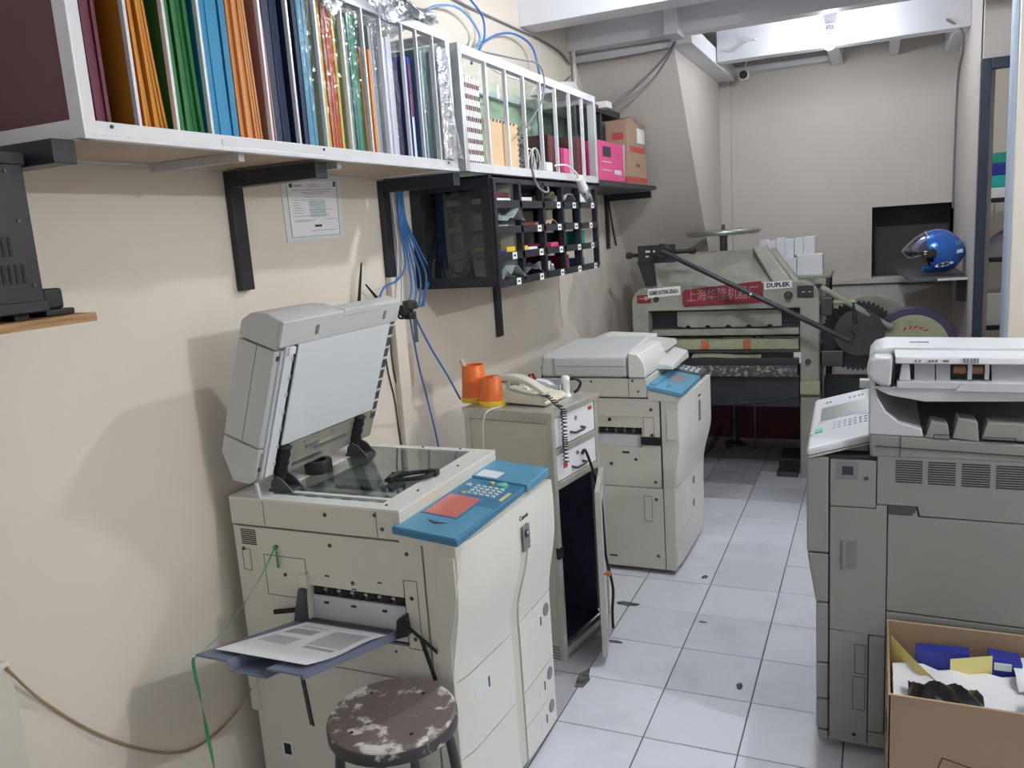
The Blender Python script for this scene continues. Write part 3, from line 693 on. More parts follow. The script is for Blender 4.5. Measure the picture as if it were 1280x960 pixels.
# door, hinged on the far post and swung open
da = math.radians(24); hy = W-.02
def dr_(x, y, z):   # door space: y from hinge toward the free edge, x thickness
    return (x*math.cos(da)+y*math.sin(da), hy-y*math.cos(da)+x*math.sin(da), z)
def dbox(y0,y1,x0,x1,z0,z1): return MB().box(x0,x1,y0,y1,z0,z1).xf(dr_)
door = obj('door', dbox(0,.03,.002,.022,.03,.685).box(0,0,0,0,0,0) if False else dbox(0,.03,.002,.022,.03,.685), 'alu_old', K, local=True, bevel=.002)
for nm,a in (('door_stile',(.29,.32,.002,.022,.03,.685)),('door_rail',(.03,.29,.002,.022,.655,.685)),('door_rail',(.03,.29,.002,.022,.03,.065))): obj(nm, dbox(*a), 'alu_old', door, local=True, bevel=.002)
obj('door_panel', dbox(.03,.29,.008,.014,.065,.655), 'drawer_white', door, local=True)
obj('knob', MB().lathe([(.005,0),(.005,.012),(.011,.016),(.011,.022),(.004,.026)], (0,0,0), 14, 'x').xf(lambda x,y,z: dr_(.022+x, .305+y, .36+z)), 'wood_knob', door, local=True)
solo('black_cable', MB().tube([(.70,2.90,.775),(.705,2.905,.79),(.715,2.91,.775),(.735,2.93,.68),(.752,2.94,.58),(.755,2.95,.45),(.758,2.955,.33),(.775,2.97,.2),(.762,2.99,.09),(.758,3.0,.006)], .006, 8), 'black_rubber', 'black power cord hanging down past the cabinet door', 'cord')
# things on the cabinet
CT = .9866
def cup(x,y,h,label):
    t = thing('pen_cup', label, 'cup', (x,y,CT), 'orange cups on the cabinet')
    obj('base', MB().lathe([(.056,0),(.057,.005),(.056,.019),(.051,.021)], (x,y,CT), 24), 'yellow_plastic', t)
    obj('cup_wall', MB().lathe([(.052,.021),(.0445,h),(.043,h+.002),(.041,h),(.048,.026),(.0,.025)], (x,y,CT), 28), 'orange_plastic', t)
    return t
c1_ = cup(.378,2.805,.108,'shorter orange plastic cup with a yellow base, nearer the telephone')
obj('emblem', MB().slab(lambda u,v: (.378+(-.034+.026*u), 2.805-.036-.006*u, CT+.045+.028*v), 2,2,(0,-.0008,0)), 'brown_wood', c1_)
cup(.272,2.862,.145,'taller orange plastic cup standing behind the shorter one')
solo('wooden_stick', MB().cyl((.266,2.857,1.03),(.228,2.852,1.155),.010,n=10), 'plywood_face', 'pale wooden stick leaning in the taller orange cup', 'stick')
# telephone
T_ = thing('telephone', 'ivory desk telephone on the aluminium cabinet', 'telephone', (.50,2.86,CT), rz=-.10)
obj('body', MB().prism([(-.115,.012),(.115,.004),(.12,.012),(.10,.028),(-.06,.062),(-.118,.052)], 'y', -.075, .115), 'phone_ivory', T_, local=True, bevel=.006)
obj('foot', MB().box(-.10,-.06,-.06,.10,0,.02), 'phone_ivory', T_, local=True)
hs = obj('handset', MB().slab(lambda u,v: (-.112+.225*u, -.072+.052*v, .086-.05*u+.03*math.sin(math.pi*u)), 14, 3, (0,0,.022)), 'phone_ivory', T_, local=True, bevel=.006)
for u in (0,1): obj('handset_cap', MB().box(-.112+u*.172,-.058+u*.172,-.074,-.018,.058-.04*u,.088-.045*u), 'phone_ivory', hs, local=True, bevel=.008)
for r in range(4):
    for c in range(3): obj('key', MB().box(-.02+c*.032,.003+c*.032,.0+r*.024,.016+r*.024,.046-c*.009,.058-c*.009), 'label_white', T_, local=True, bevel=.002)
obj('display', MB().box(-.10,-.045,.02,.09,.058,.066), 'lcd', T_, local=True)
hel = []
for k in range(170):
    t_ = k/169; ang = k*.95
    cx = .100+.098*min(1,t_*3); cz = .045-.03*min(1,t_*4)-.215*max(0,t_-.28)/.72; cy = -.06-.03*min(1,t_*2.5)
    rr = .010
    hel.append((cx+rr*math.cos(ang), cy+rr*math.sin(ang), cz+.006*math.sin(t_*17)))
obj('coiled_cord', MB().tube(hel, .0026, 5, smooth=False), 'ink', T_, local=True)
solo('phone_line', MB().tube([(.43,2.775,.9885),(.405,2.70,.985),(.39,2.684,.95),(.382,2.683,.85),(.378,2.682,.70),(.38,2.68,.55)], .0025, 6), 'cord_white', 'thin white phone line running down the cabinet side', 'cable')
bsk = thing('desk_tray', 'clear plastic desk tray of oddments behind the telephone', 'tray', (.50,3.02,CT))
obj('tray_floor', MB().box(.36,.60,2.95,3.08,CT,CT+.004), 'pale_grey', bsk)
for nm,a in (('tray_side',(.36,.60,2.95,2.953,CT,CT+.05)),('tray_side',(.36,.60,3.077,3.08,CT,CT+.05)),('tray_side',(.36,.363,2.95,3.08,CT,CT+.05)),('tray_side',(.597,.60,2.95,3.08,CT,CT+.05))): obj(nm, MB().box(*a), 'pale_grey', bsk)
solo('clear_wrapper', MB().slab(lambda u,v: (.375+.08*u, 2.96+.09*v, .998+.06*math.sin(u*3.1)*(.5+.5*math.sin(v*5))+.012*random.random()), 7, 7, (0,0,.003)), 'bag_clear', 'crumpled clear wrapper lying in the desk tray', 'wrapper')
solo('red_bow', MB().slab(lambda u,v: (.445+.04*u, 2.97+.05*v, 1.01+.045*math.sin(u*3.1)+.02*math.sin(v*9)), 5, 5, (0,0,.004)), 'press_red', 'small dark red crumpled piece in the desk tray', 'scrap')
solo('stapler', MB().prism([(.47,.995),(.585,.995),(.59,1.005),(.53,1.045),(.485,1.052),(.47,1.03)], 'y', 2.985, 3.02), 'lid_white', 'pale stapler lying in the desk tray', 'stapler', bevel=.006)
dp = thing('white_clip_stand', 'small white stand with a black clip beside the telephone keys', 'stand', (.615,2.985,CT))
obj('stem', MB().lathe([(.022,0),(.020,.006),(.014,.012),(.013,.05),(.018,.062),(.018,.074),(.012,.082)], (.615,2.985,CT), 16), 'label_white', dp)
obj('clip', MB().tube([(.622,2.985,CT+.065),(.65,3.0,CT+.068),(.668,3.01,CT+.05),(.655,3.01,CT+.02),(.64,3.005,CT+.012)], .006, 8), 'black_plastic', dp)

# ================================================================ second copier with the closed feeder
B = thing('copier', 'beige copier with a closed document feeder beside the printing press', 'copier', (.60,3.88,0))
obj('chassis', MB().box(.29,.88,3.652,4.172,.03,.852).box(.29,.88,3.594,3.652,.03,.612).box(.29,.88,3.594,3.652,.77,.852).box(.29,.395,3.594,3.652,.612,.77).box(.76,.88,3.594,3.652,.612,.77), 'copier_core', B)
mb = MB()
for a,b,c,d in rects(.28,.838,.428,.850,[(.40,.755,.62,.765)]): mb.box(a,b,3.58,3.592,c,d)
bu = obj('side_panel', mb, 'copier_beige', B, smooth=False)
bl = obj('side_panel', MB().box(.28,.842,3.58,3.592,.024,.424), 'copier_beige', B, bevel=.002)
obj('back_panel', MB().box(.272,.284,3.585,4.175,.024,.852), 'copier_beige', B)
obj('far_panel', MB().box(.28,.90,4.172,4.18,.024,.852), 'copier_beige', B)
def bfx(y,z):
    k=(y-3.58)/.6
    return .905+.034*sm(.42,.64,z)+.022*math.sin(min(1,k*1.2)*math.pi/2)*(.4+.6*sm(.3,.6,z))-.014*(1-min(1,k*12))**2-.01*(1-sm(0,.2,z))
obj('front_column', MB().prism([(.846,.024),(.893,.024),(.897,.42),(.905,.5),(.923,.6),(.925,.70),(.925,.858),(.846,.87)], 'y', 3.58, 3.63), 'copier_beige', B, bevel=.003)
def bfront(name,y0,y1,z0,z1,m='copier_light',off=0):
    return obj(name, MB().slab(lambda u,v: (bfx(y0+(y1-y0)*u, z0+(z1-z0)*v)+off, y0+(y1-y0)*u, z0+(z1-z0)*v), 6, max(3,int((z1-z0)/.03)), (-.03,0,0)), m, B)
bfront('front_door',3.582,3.86,.432,.855); d2_=bfront('front_door',3.864,4.178,.432,.855)
bfront('paper_drawer',3.582,3.86,.20,.428); bfront('paper_drawer',3.582,4.178,.024,.197)
e=bfront('paper_drawer',3.864,4.178,.31,.428); g=bfront('paper_drawer',3.864,4.178,.20,.307)
for p,z in ((e,.37),(g,.25)):
    obj('drawer_button', MB().lathe([(.02,-.002),(.02,.003),(.017,.004)], (bfx(3.92,z),3.92,z), 16, 'x'), 'mid_grey', p)
    obj('size_label', MB().slab(lambda u,v: (bfx(4.05+.06*u,z-.03+.04*v)+.0005, 4.05+.06*u, z-.03+.04*v), 2,2,(.0008,0,0)), 'sticker', p)
obj('badge_plate', MB().slab(lambda u,v: (bfx(3.88+.035*u,.68+.10*v)+.0005, 3.88+.035*u, .68+.10*v), 2,3,(.002,0,0)), 'mid_grey', d2_)
text('brand_lettering', 'Canon', .021, 'ink', d2_, (bfx(3.90,.805)+.0015,3.90,.805), (0,1,0), (0,0,1))
obj('side_grip', MB().box(.872,.924,3.574,3.581,.66,.80), 'copier_beige', B, bevel=.002)
# exit slot
obj('exit_recess', MB().box(.40,.755,3.64,3.65,.62,.765), 'pale_grey', B); obj('exit_hood', MB().box(.40,.755,3.584,3.61,.712,.765), 'copier_beige', B)
obj('peg_hole', MB().cyl((.60,3.582,.748),(.60,3.585,.748),.009,n=10), 'black_plastic', B)
obj('exit_roller_shaft', MB().cyl((.40,3.605,.695),(.755,3.605,.695),.006,n=8), 'steel', B)
for k in range(8): obj('exit_roller', MB().lathe([(.009,-.016),(.013,-.012),(.013,.012),(.009,.016)], (.43+k*.043,3.605,.695), 10, 'x'), 'black_rubber', B)
obj('exit_plate', MB().prism([(3.586,.622),(3.59,.672),(3.60,.676),(3.60,.622)], 'x', .40, .753), 'c_light', B)
obj('exit_latch', MB().box(.748,.845,3.572,3.582,.632,.672), 'black_plastic', B, bevel=.004)
obj('hatch', outline(.762,.812,.655,.765,3.58), 'copier_core', bu)
obj('hatch', outline(.75,.79,.26,.385,3.58), 'copier_core', bl)
obj('mark', MB().box(.655,.69,3.5785,3.58,.588,.598), 'ink', bu)
screws(bu, [(.80,3.58,.80),(.80,3.58,.68),(.72,3.58,.56),(.60,3.58,.535),(.81,3.58,.455),(.45,3.58,.83)], r=.008)
screws(bl, [(.81,3.58,.37),(.81,3.58,.09),(.55,3.58,.08)], r=.008); obj('mark', MB().box(.57,.61,3.5785,3.58,.07,.078), 'ink', bl)
# platen block, feeder, panel
obj('platen_block', MB().box(.270,.785,3.575,4.18,.857,.945), 'copier_beige', B, bevel=.004)
screws(B, [(.745,3.575,.885),(.52,3.575,.93),(.40,3.575,.93),(.72,3.575,.935)], r=.006)
obj('platen_seam', MB().box(.70,.7015,3.5735,3.576,.86,.944), 'copier_core', B)
fdr = obj('feeder', MB().hexa([(.268,3.565,.950),(.70,3.565,.950),(.70,4.02,.950),(.268,4.02,.950)],[(.275,3.57,1.055),(.70,3.57,1.055),(.70,4.02,1.085),(.30,4.02,1.075)]), 'lid_grey', B, bevel=.02, seg=3)
obj('feeder_seam', MB().box(.345,.70,3.5625,3.5655,1.003,1.0048), 'mid_grey', fdr); obj('feeder_seam', MB().box(.343,.345,3.5625,3.5655,.952,1.04), 'mid_grey', fdr)
obj('feeder_end', MB().prism([(.704,.950),(.785,.950),(.787,.985),(.775,1.03),(.752,1.06),(.704,1.068)], 'y', 3.563, 3.99), 'copier_light', B, bevel=.008)
obj('feeder_tray', MB().hexa([(.40,3.96,1.03),(.79,3.96,1.01),(.80,4.18,1.02),(.42,4.18,1.05)],[(.40,3.96,1.075),(.775,3.96,1.05),(.79,4.18,1.045),(.42,4.18,1.085)]), 'lid_grey', B, bevel=.006)
obj('tray_flap', MB().hexa([(.45,4.04,1.065),(.70,4.04,1.055),(.70,4.15,1.055),(.45,4.15,1.07)],[(.45,4.04,1.085),(.70,4.04,1.075),(.70,4.15,1.078),(.45,4.15,1.09)]), 'copier_light', B, bevel=.004)
obj('output_shelf', MB().hexa([(.74,3.80,.948),(.86,3.80,.948),(.86,4.16,.948),(.74,4.16,.948)],[(.74,3.80,.99),(.855,3.80,.965),(.855,4.16,.985),(.74,4.16,1.02)]), 'lid_grey', B, bevel=.005)
obj('hinge', MB().box(.262,.285,3.60,3.68,.93,1.0), 'black_plastic', B)
def bp(x,y,h): return (x,y,.915-.20*(x-.79)+h)
def bpb(x0,x1,y0,y1,h0,h1): return MB().hexa([bp(x0,y0,h0),bp(x1,y0,h0),bp(x1,y1,h0),bp(x0,y1,h0)],[bp(x0,y0,h1),bp(x1,y0,h1),bp(x1,y1,h1),bp(x0,y1,h1)])
pb = obj('control_panel', bpb(.787,.948,3.566,3.99,-.02,.0), 'panel_blue', B, bevel=.003); obj('keypad', bpb(.79,.950,3.99,4.16,-.02,.006), 'dark_grey', B, bevel=.003)
obj('touch_screen', bpb(.84,.905,3.74,3.92,0,.0015), 'mid_grey', pb); obj('raised_cover', bpb(.79,.825,3.60,3.93,0,.006), 'panel_blue', pb, bevel=.002)
obj('grip_notch', bpb(.862,.885,3.62,3.68,.0,.0012), 'panel_blue_dark', pb)
for k in range(5): obj('key', bpb(.81+k*.026,.825+k*.026,4.02,4.05,.006,.012), 'button_pale', B)
for k in range(5): obj('key', bpb(.81+k*.026,.825+k*.026,4.08,4.11,.006,.012), 'pale_grey', B)
obj('panel_base', MB().hexa([(.79,3.575,.845),(.925,3.575,.835),(.935,4.178,.835),(.79,4.178,.845)],[(.787,3.574,.894),(.940,3.574,.863),(.945,4.178,.863),(.787,4.178,.894)]), 'copier_beige', B)
for x,y in ((.33,3.64),(.33,4.12),(.85,3.64),(.85,4.12)):
    c = obj('caster', MB().lathe([(.018,-.012),(.025,-.009),(.025,.009),(.018,.012)], (x,y,.0251), 12, 'y'), 'black_rubber', B); obj('caster_fork', MB().box(x-.012,x+.012,y-.018,y+.018,.03,.055), 'black_plastic', c)
# ================================================================ grey copier on the right
Cc = thing('copier', 'grey copier with tilted control panel and vent grilles behind the cardboard box', 'copier', (1.95,2.75,0))
CY = 2.45
obj('chassis', MB().box(1.60,2.32,2.458,3.06,.04,.94), 'c_seam', Cc)
def cplate(name,poly,m='c_grey',p=Cc,y0=CY,y1=2.462,bevel=.0015): return obj(name, MB().prism(poly,'y',y0,y1), m, p, bevel=bevel)
def crect(name,x0,x1,z0,z1,**k): return cplate(name,[(x0,z0),(x1,z0),(x1,z1),(x0,z1)],**k)
# rounded front column (seen from its side), stepped towards the floor
def col(name, z0, z1, w0, w1): return obj(name, MB().prism([(w0,z0),(1.616,z0),(1.616,z1),(w1,z1)],'y',CY,3.04), 'c_grey', Cc, bevel=.006)
col('front_column',.640,.935,1.555,1.555); col('front_door_edge',.482,.637,1.580,1.556); 
col('front_drawer_edge',.285,.479,1.581,1.581); col('front_drawer_edge',.165,.282,1.581,1.581); col('front_drawer_edge',.06,.162,1.581,1.581); col('front_foot',.022,.057,1.590,1.583)
# side panels of the visible face
top = crect('side_panel',1.620,1.742,.790,.930); 
upr = cplate('side_panel',[(1.620,.640),(1.742,.640),(1.742,.785),(1.708,.785),(1.708,.640)][:0] or [(1.620,.40),(1.772,.395),(1.772,.800),(1.744,.800),(1.744,.787),(1.620,.787)])
big = cplate('side_door',[(1.775,.480),(2.30,.470),(2.30,.770),(1.852,.772),(1.845,.80),(1.775,.80)])
grl = cplate('vent_panel',[(1.745,.803),(1.85,.803),(1.856,.776),(2.30,.772),(2.30,.975),(1.80,.985),(1.76,.97),(1.745,.95)])
low = cplate('side_panel',[(1.775,.36),(2.30,.35),(2.30,.466),(1.775,.476)])
nar = crect('side_panel',1.620,1.726,.03,.397); nar2 = crect('side_panel',1.729,1.772,.08,.392); bot = crect('side_door',1.775,2.30,.08,.355); crect('kick_panel',1.729,2.30,.03,.077)
for k in range(4):
    for r in range(10):
        x = 1.792+k*.082; z = .872+r*.0068-k*.0008
        obj('vent_slot', MB().box(x,x+.068,CY-.0008,CY+.001,z,z+.0034), 'c_seam', grl)
obj('grip_recess', MB().prism([(1.775,.775),(1.835,.775),(1.846,.79),(1.846,.802),(1.775,.803)],'y',CY-.0006,CY+.001), 'dark_grey', grl)
fr_ = obj('card_slot', MB().box(1.640,1.695,CY-.0015,CY+.001,.872,.925), 'mid_grey', top); obj('slot_window', MB().box(1.652,1.682,CY-.002,CY,.886,.912), 'ink', fr_)
text('lettering', 'Multi-Power', .011, 'ink', top, (1.668,CY-.001,.936-.002), (1,0,0), (0,0,1), width=.05)
screws(top, [(1.717,CY,.878)], r=.006)
def handle(p,x,z0,z1):
    h = obj('handle_recess', MB().box(x,x+.045,CY-.0008,CY+.001,z0,z1), 'mid_grey', p); obj('handle_bar', MB().box(x+.006,x+.016,CY-.004,CY,z0+.004,z1-.004), 'c_grey', h)
handle(upr,1.648,.598,.685); handle(bot,1.785,.245,.315)
obj('hatch', outline(1.690,1.720,.265,.36,CY), 'c_seam', nar); obj('hatch', outline(1.685,1.720,.395-.15-.10,.255,CY), 'c_seam', nar)
obj('hatch', outline(1.815,2.27,.385,.435,CY), 'c_seam', low)
screws(nar, [(1.69,CY,.06)], r=.006, m='c_seam')
obj('far_panel', MB().box(1.60,2.32,3.06,3.07,.04,.94), 'c_grey', Cc); obj('rear_panel', MB().box(2.32,2.33,2.45,3.07,.04,.975), 'c_grey', Cc)
# upper body with the paper exit cavity under the scanner
obj('deck', MB().hexa([(1.725,2.448,.942),(2.33,2.448,.942),(2.33,3.07,.942),(1.725,3.07,.942)],[(1.722,2.446,1.012),(2.33,2.446,.985),(2.33,3.07,.985),(1.722,3.07,1.012)]), 'c_grey', Cc, bevel=.008)
obj('deck_band', MB().hexa([(1.74,2.444,.975),(2.33,2.444,.955),(2.33,2.448,.955),(1.74,2.448,.975)],[(1.74,2.444,.977),(2.33,2.444,.957),(2.33,2.448,.957),(1.74,2.448,.977)]), 'c_seam', Cc)
obj('deck_seam', MB().box(1.802,1.8035,2.4445,2.447,.945,1.008), 'c_seam', Cc)
# white S-shaped stay from the deck up to the scanner
sp = [(1.722,1.010),(1.722,1.17),(1.735,1.17),(1.742,1.12),(1.765,1.075),(1.80,1.045),(1.855,1.03),(1.86,1.006)]
obj('corner_stay', MB().prism(sp,'y',2.446,3.0), 'c_light', Cc, bevel=.004)
obj('exit_back', MB().box(1.76,2.33,2.93,3.0,1.0,1.17), 'dark_grey', Cc)
obj('exit_floor', MB().box(1.80,2.33,2.50,2.95,.985,1.02), 'mid_grey', Cc)
for x0,x1,h in ((1.865,1.925,.045),(1.93,1.995,.055),(2.0,2.30,.045)):
    obj('exit_guide', MB().prism([(x0,1.006),(x1,.998),(x1-.006,1.0+h),(x0+.012,1.008+h)],'y',2.446,2.52), 'c_grey', Cc, bevel=.004)
obj('guide_label', outline(1.885,1.925,1.003,1.016,2.445), 'c_seam', Cc); obj('guide_label', outline(2.005,2.08,1.0,1.013,2.445), 'c_seam', Cc)
# document feeder on top
obj('feeder_base', MB().prism([(1.770,1.125),(1.86,1.108),(2.33,1.118),(2.33,1.150),(1.735,1.150),(1.735,1.145)],'y',2.440,3.0), 'c_light', Cc, bevel=.006)
fe2 = obj('feeder_cover', MB().prism([(1.716,1.16),(1.722,1.225),(1.736,1.243),(1.765,1.252),(2.36,1.242),(2.36,1.155),(1.76,1.152),(1.735,1.150)],'y',2.50,2.70), 'c_light', Cc, bevel=.008, seg=3)
obj('feeder_cheek', MB().prism([(1.714,1.19),(1.720,1.220),(1.735,1.232),(1.783,1.232),(1.778,1.150),(1.75,1.152),(1.725,1.168)],'y',2.430,2.53), 'c_light', Cc, bevel=.010, seg=3)
obj('rear_tray', MB().box(1.76,2.36,2.70,3.0,1.150,1.175), 'c_light', Cc, bevel=.006)
obj('feeder_lip', MB().hexa([(1.783,2.432,1.214),(2.36,2.432,1.208),(2.36,2.53,1.208),(1.783,2.53,1.214)],[(1.783,2.445,1.232),(2.36,2.445,1.226),(2.36,2.53,1.240),(1.783,2.53,1.250)]), 'c_light', Cc, bevel=.006)
obj('feeder_seam', MB().prism([(1.780,1.15),(1.783,1.15),(1.786,1.236),(1.783,1.236)],'y',2.4315,2.50), 'c_seam', Cc)
obj('feed_gap', MB().box(1.785,2.36,2.492,2.4998,1.155,1.212), 'black_plastic', Cc)
obj('feed_bar', MB().box(1.79,2.36,2.434,2.50,1.145,1.165), 'c_light', Cc, bevel=.003)
obj('feed_tab', MB().prism([(1.93,1.140),(2.30,1.137),(2.28,1.158),(2.10,1.163),(1.97,1.163),(1.945,1.158)],'y',2.428,2.436), 'c_light', Cc, bevel=.002)
for x0,x1,m_ in ((1.835,1.885,'pale_grey'),(1.888,1.922,'pale_grey'),(2.02,2.15,'pale_grey'),(2.16,2.28,'pale_grey')): obj('feed_plate', MB().hexa([(x0,2.455,1.165),(x1,2.455,1.165),(x1,2.49,1.165),(x0,2.49,1.165)],[(x0,2.475,1.207),(x1,2.475,1.207),(x1,2.49,1.207),(x0,2.49,1.207)]), m_, Cc)
obj('side_guide', MB().hexa([(1.795,2.44,1.165),(1.825,2.44,1.165),(1.825,2.5,1.165),(1.795,2.5,1.165)],[(1.802,2.445,1.212),(1.822,2.445,1.212),(1.822,2.5,1.215),(1.802,2.5,1.215)]), 'c_light', Cc, bevel=.003)
for x in (1.945,1.985): obj('pickup_roller', MB().lathe([(.008,-.016),(.012,-.013),(.012,.013),(.008,.016)], (x,2.472,1.192), 12, 'x'), 'brown_wood', Cc)
for x in (1.968,2.008): obj('roller_arm', MB().box(x-.005,x+.005,2.455,2.49,1.168,1.212), 'c_light', Cc)
obj('top_slot', MB().box(1.825,1.875,2.58,2.592,1.2505,1.2525), 'mid_grey', fe2)
for k,x in enumerate((1.835,1.845,1.868,1.876,1.885,1.905,1.912)):
    obj('pictogram', MB().box(x,x+.004,2.4345,2.445,1.219,1.225), 'mid_grey', fe2)
for k in range(5): obj('pictogram', MB().box(1.952+k*.008,1.9535+k*.008,2.4335,2.447,1.215,1.229), 'mid_grey', fe2)
# tilted control panel
q = [Vector(p) for p in ((1.556,2.420,.965),(1.728,2.500,.995),(1.722,2.86,1.065),(1.556,2.80,1.030))]
n_ = (q[1]-q[0]).cross(q[3]-q[0]).normalized()
def cq(u,v,h): a=q[0].lerp(q[1],u); b=q[3].lerp(q[2],u); return a.lerp(b,v)+n_*h
def cqb(u0,u1,v0,v1,h0,h1): return MB().hexa([cq(u0,v0,h0),cq(u1,v0,h0),cq(u1,v1,h0),cq(u0,v1,h0)],[cq(u0,v0,h1),cq(u1,v0,h1),cq(u1,v1,h1),cq(u0,v1,h1)])
pc = obj('control_panel', cqb(0,1,0,1,-.034,0), 'c_light', Cc, bevel=.010, seg=3)
obj('panel_band', cqb(.01,.99,-.004,.1,-.022,-.020), 'c_seam', pc)
obj('screen_rim', cqb(.12,.96,.44,.78,0,.0012), 'c_light', pc); obj('touch_screen', cqb(.16,.93,.47,.75,.0012,.0018), 'lcd', pc)
for r in range(3):
    for c in range(7): obj('key', cqb(.38+c*.085,.43+c*.085,.28+r*.05,.305+r*.05,0,.0025), 'pale_grey', pc)
obj('start_key', cqb(.10,.22,.26,.33,0,.003), 'button_green', pc); obj('key', cqb(.03,.07,.24,.27,0,.003), 'button_pale', pc)
for u in (.22,.28,.62,.70,.78,.84): obj('key', cqb(u,u+.04,.84,.87,0,.002), 'mid_grey', pc)
obj('panel_arm', MB().box(1.60,1.72,2.52,2.80,.935,.97), 'c_grey', Cc)
obj('panel_flag', MB().box(1.69,1.725,2.86,2.90,1.06,1.085), 'c_light', Cc)
for x,y in ((1.65,2.51),(1.65,2.99),(2.25,2.51),(2.25,2.99)):
    c = obj('caster', MB().lathe([(.016,-.012),(.022,-.009),(.022,.009),(.016,.012)], (x,y,.0222), 12, 'y'), 'black_rubber', Cc); obj('caster_fork', MB().box(x-.01,x+.01,y-.016,y+.016,.026,.045), 'black_plastic', c)

# ================================================================ cardboard box with waste
bxr = thing('cardboard_box', 'open brown cardboard box of waste paper before the grey copier', 'box', (2.02,2.205,0))
BX0,BX1,BY0,BY1,BZ = 1.776,2.262,2.065,2.425,.455
def wall_(name,pts_b,pts_t): return obj(name, MB().hexa(pts_b,pts_t), 'cardboard', bxr)
def bw(name,x0,x1,y0,y1,z1): return obj(name, MB().box(x0,x1,y0,y1,.006,z1), 'cardboard', bxr, bevel=.0015)
bw('front_wall',BX0,BX1,BY0,BY0+.005,.435); bw('rear_wall',BX0,BX1,BY1-.005,BY1,.462); 
obj('side_wall', MB().hexa([(BX0,BY0,.006),(BX0+.005,BY0,.006),(BX0+.005,BY1,.006),(BX0,BY1,.006)],[(BX0,BY0,.435),(BX0+.005,BY0,.435),(BX0+.005,BY1,.462),(BX0,BY1,.462)]), 'cardboard', bxr)
obj('side_wall', MB().hexa([(BX1-.005,BY0,.006),(BX1,BY0,.006),(BX1,BY1,.006),(BX1-.005,BY1,.006)],[(BX1-.005,BY0,.435),(BX1,BY0,.435),(BX1,BY1,.462),(BX1-.005,BY1,.462)]), 'cardboard', bxr)
obj('bottom', MB().box(BX0,BX1,BY0,BY1,0,.006), 'cardboard', bxr)
obj('rim', MB().box(BX0,BX1,BY0-.0003,BY0+.0053,.435,.437), 'cardboard_edge', bxr); obj('rim', MB().box(BX0,BX1,BY1-.0053,BY1+.0003,.462,.464), 'cardboard_edge', bxr)
mk = MB(); 
for a,b in (((1.90,.285),(1.885,.235)),((1.90,.285),(1.96,.272)),((1.96,.272),(1.95,.23)),((1.96,.272),(2.03,.266)),((1.89,.235),(2.03,.225)),((2.03,.266),(2.03,.225))):
    mk.cyl((a[0],BY0-.0005,a[1]),(b[0],BY0-.0005,b[1]),.0016,n=5)
obj('printed_mark', mk, 'ink', bxr)
mk = MB()
for k in range(3): mk.cyl((BX0-.0005,2.13+k*.06,.33-k*.02),(BX0-.0005,2.16+k*.05,.24),.0015,n=5)
obj('printed_mark', mk, 'ink', bxr)
def crumple(x0,x1,y0,y1,z,amp,seed,nx=8,ny=8,tilt=(0,0)):
    r = random.Random(seed); H=[[r.uniform(-amp,amp) for _ in range(nx+1)] for _ in range(ny+1)]
    return MB().slab(lambda u,v: (x0+(x1-x0)*u, y0+(y1-y0)*v, z+H[int(round(v*ny))][int(round(u*nx))]+tilt[0]*u+tilt[1]*v), nx, ny, (0,0,.003))
wg='waste in the cardboard box'
solo('waste_paper', MB().slab(lambda u,v: (1.785+.16*u, 2.33-.16*u+.01*v, .28+.15*v+.03*(1-u)**2*v-.05*u*v), 6, 5, (.001,-.001,0)), 'trash_yellow', 'pale yellow sheet curling up at the left of the cardboard box', 'paper', wg)
solo('waste_paper', crumple(1.79,2.09,2.09,2.30,.372,.008,3,tilt=(0,.025)), 'paper', 'broad crumpled white sheet across the cardboard box', 'paper', wg)
solo('waste_bag', MB().slab(lambda u,v: (1.825+.17*u, 2.085+.11*v, .40+.032*math.sin(math.pi*u)**.6*math.sin(math.pi*v)**.5+.007*math.sin(u*21+v*8)), 14, 8, (0,0,.003)), 'trash_black', 'shiny black plastic bag in the cardboard box', 'bag', wg)
solo('waste_packet', MB().hexa([(1.85,2.31,.36),(1.98,2.31,.36),(1.98,2.36,.36),(1.85,2.36,.36)],[(1.85,2.335,.425),(1.98,2.335,.432),(1.98,2.38,.43),(1.85,2.38,.424)]), 'trash_blue', 'plain blue packet near the back of the cardboard box', 'packet', wg)
solo('waste_paper', MB().slab(lambda u,v: (1.93+.10*u, 2.29+.02*u, .38+.055*v+.025*u*v-.01*u), 4,4,(0,.002,0)), 'trash_yellow', 'pale yellow sheet corner rising in the middle of the cardboard box', 'paper', wg)
bp_ = thing('waste_packet', 'blue and white packet beside the upright yellow corner in the box', 'packet', (2.06,2.34,.36), wg)
obj('wrapper', MB().hexa([(2.03,2.31,.36),(2.10,2.31,.36),(2.10,2.37,.36),(2.03,2.37,.36)],[(2.025,2.32,.437),(2.10,2.32,.43),(2.10,2.38,.43),(2.025,2.38,.437)]), 'trash_blue', bp_)
obj('print', MB().box(2.035,2.075,2.312,2.322,.41,.428), 'sticker', bp_)
solo('waste_paper', crumple(2.09,2.25,2.08,2.18,.42,.018,11,6,5), 'bag_film', 'crumpled white plastic at the right front of the cardboard box', 'paper', wg)
solo('waste_paper', crumple(2.08,2.25,2.22,2.38,.41,.012,13,6,5), 'paper', 'crumpled white sheet at the right back of the cardboard box', 'paper', wg)
solo('waste_fill', MB().box(1.79,2.25,2.08,2.40,.007,.34), 'paper', 'pressed waste paper filling the cardboard box', 'paper', wg)
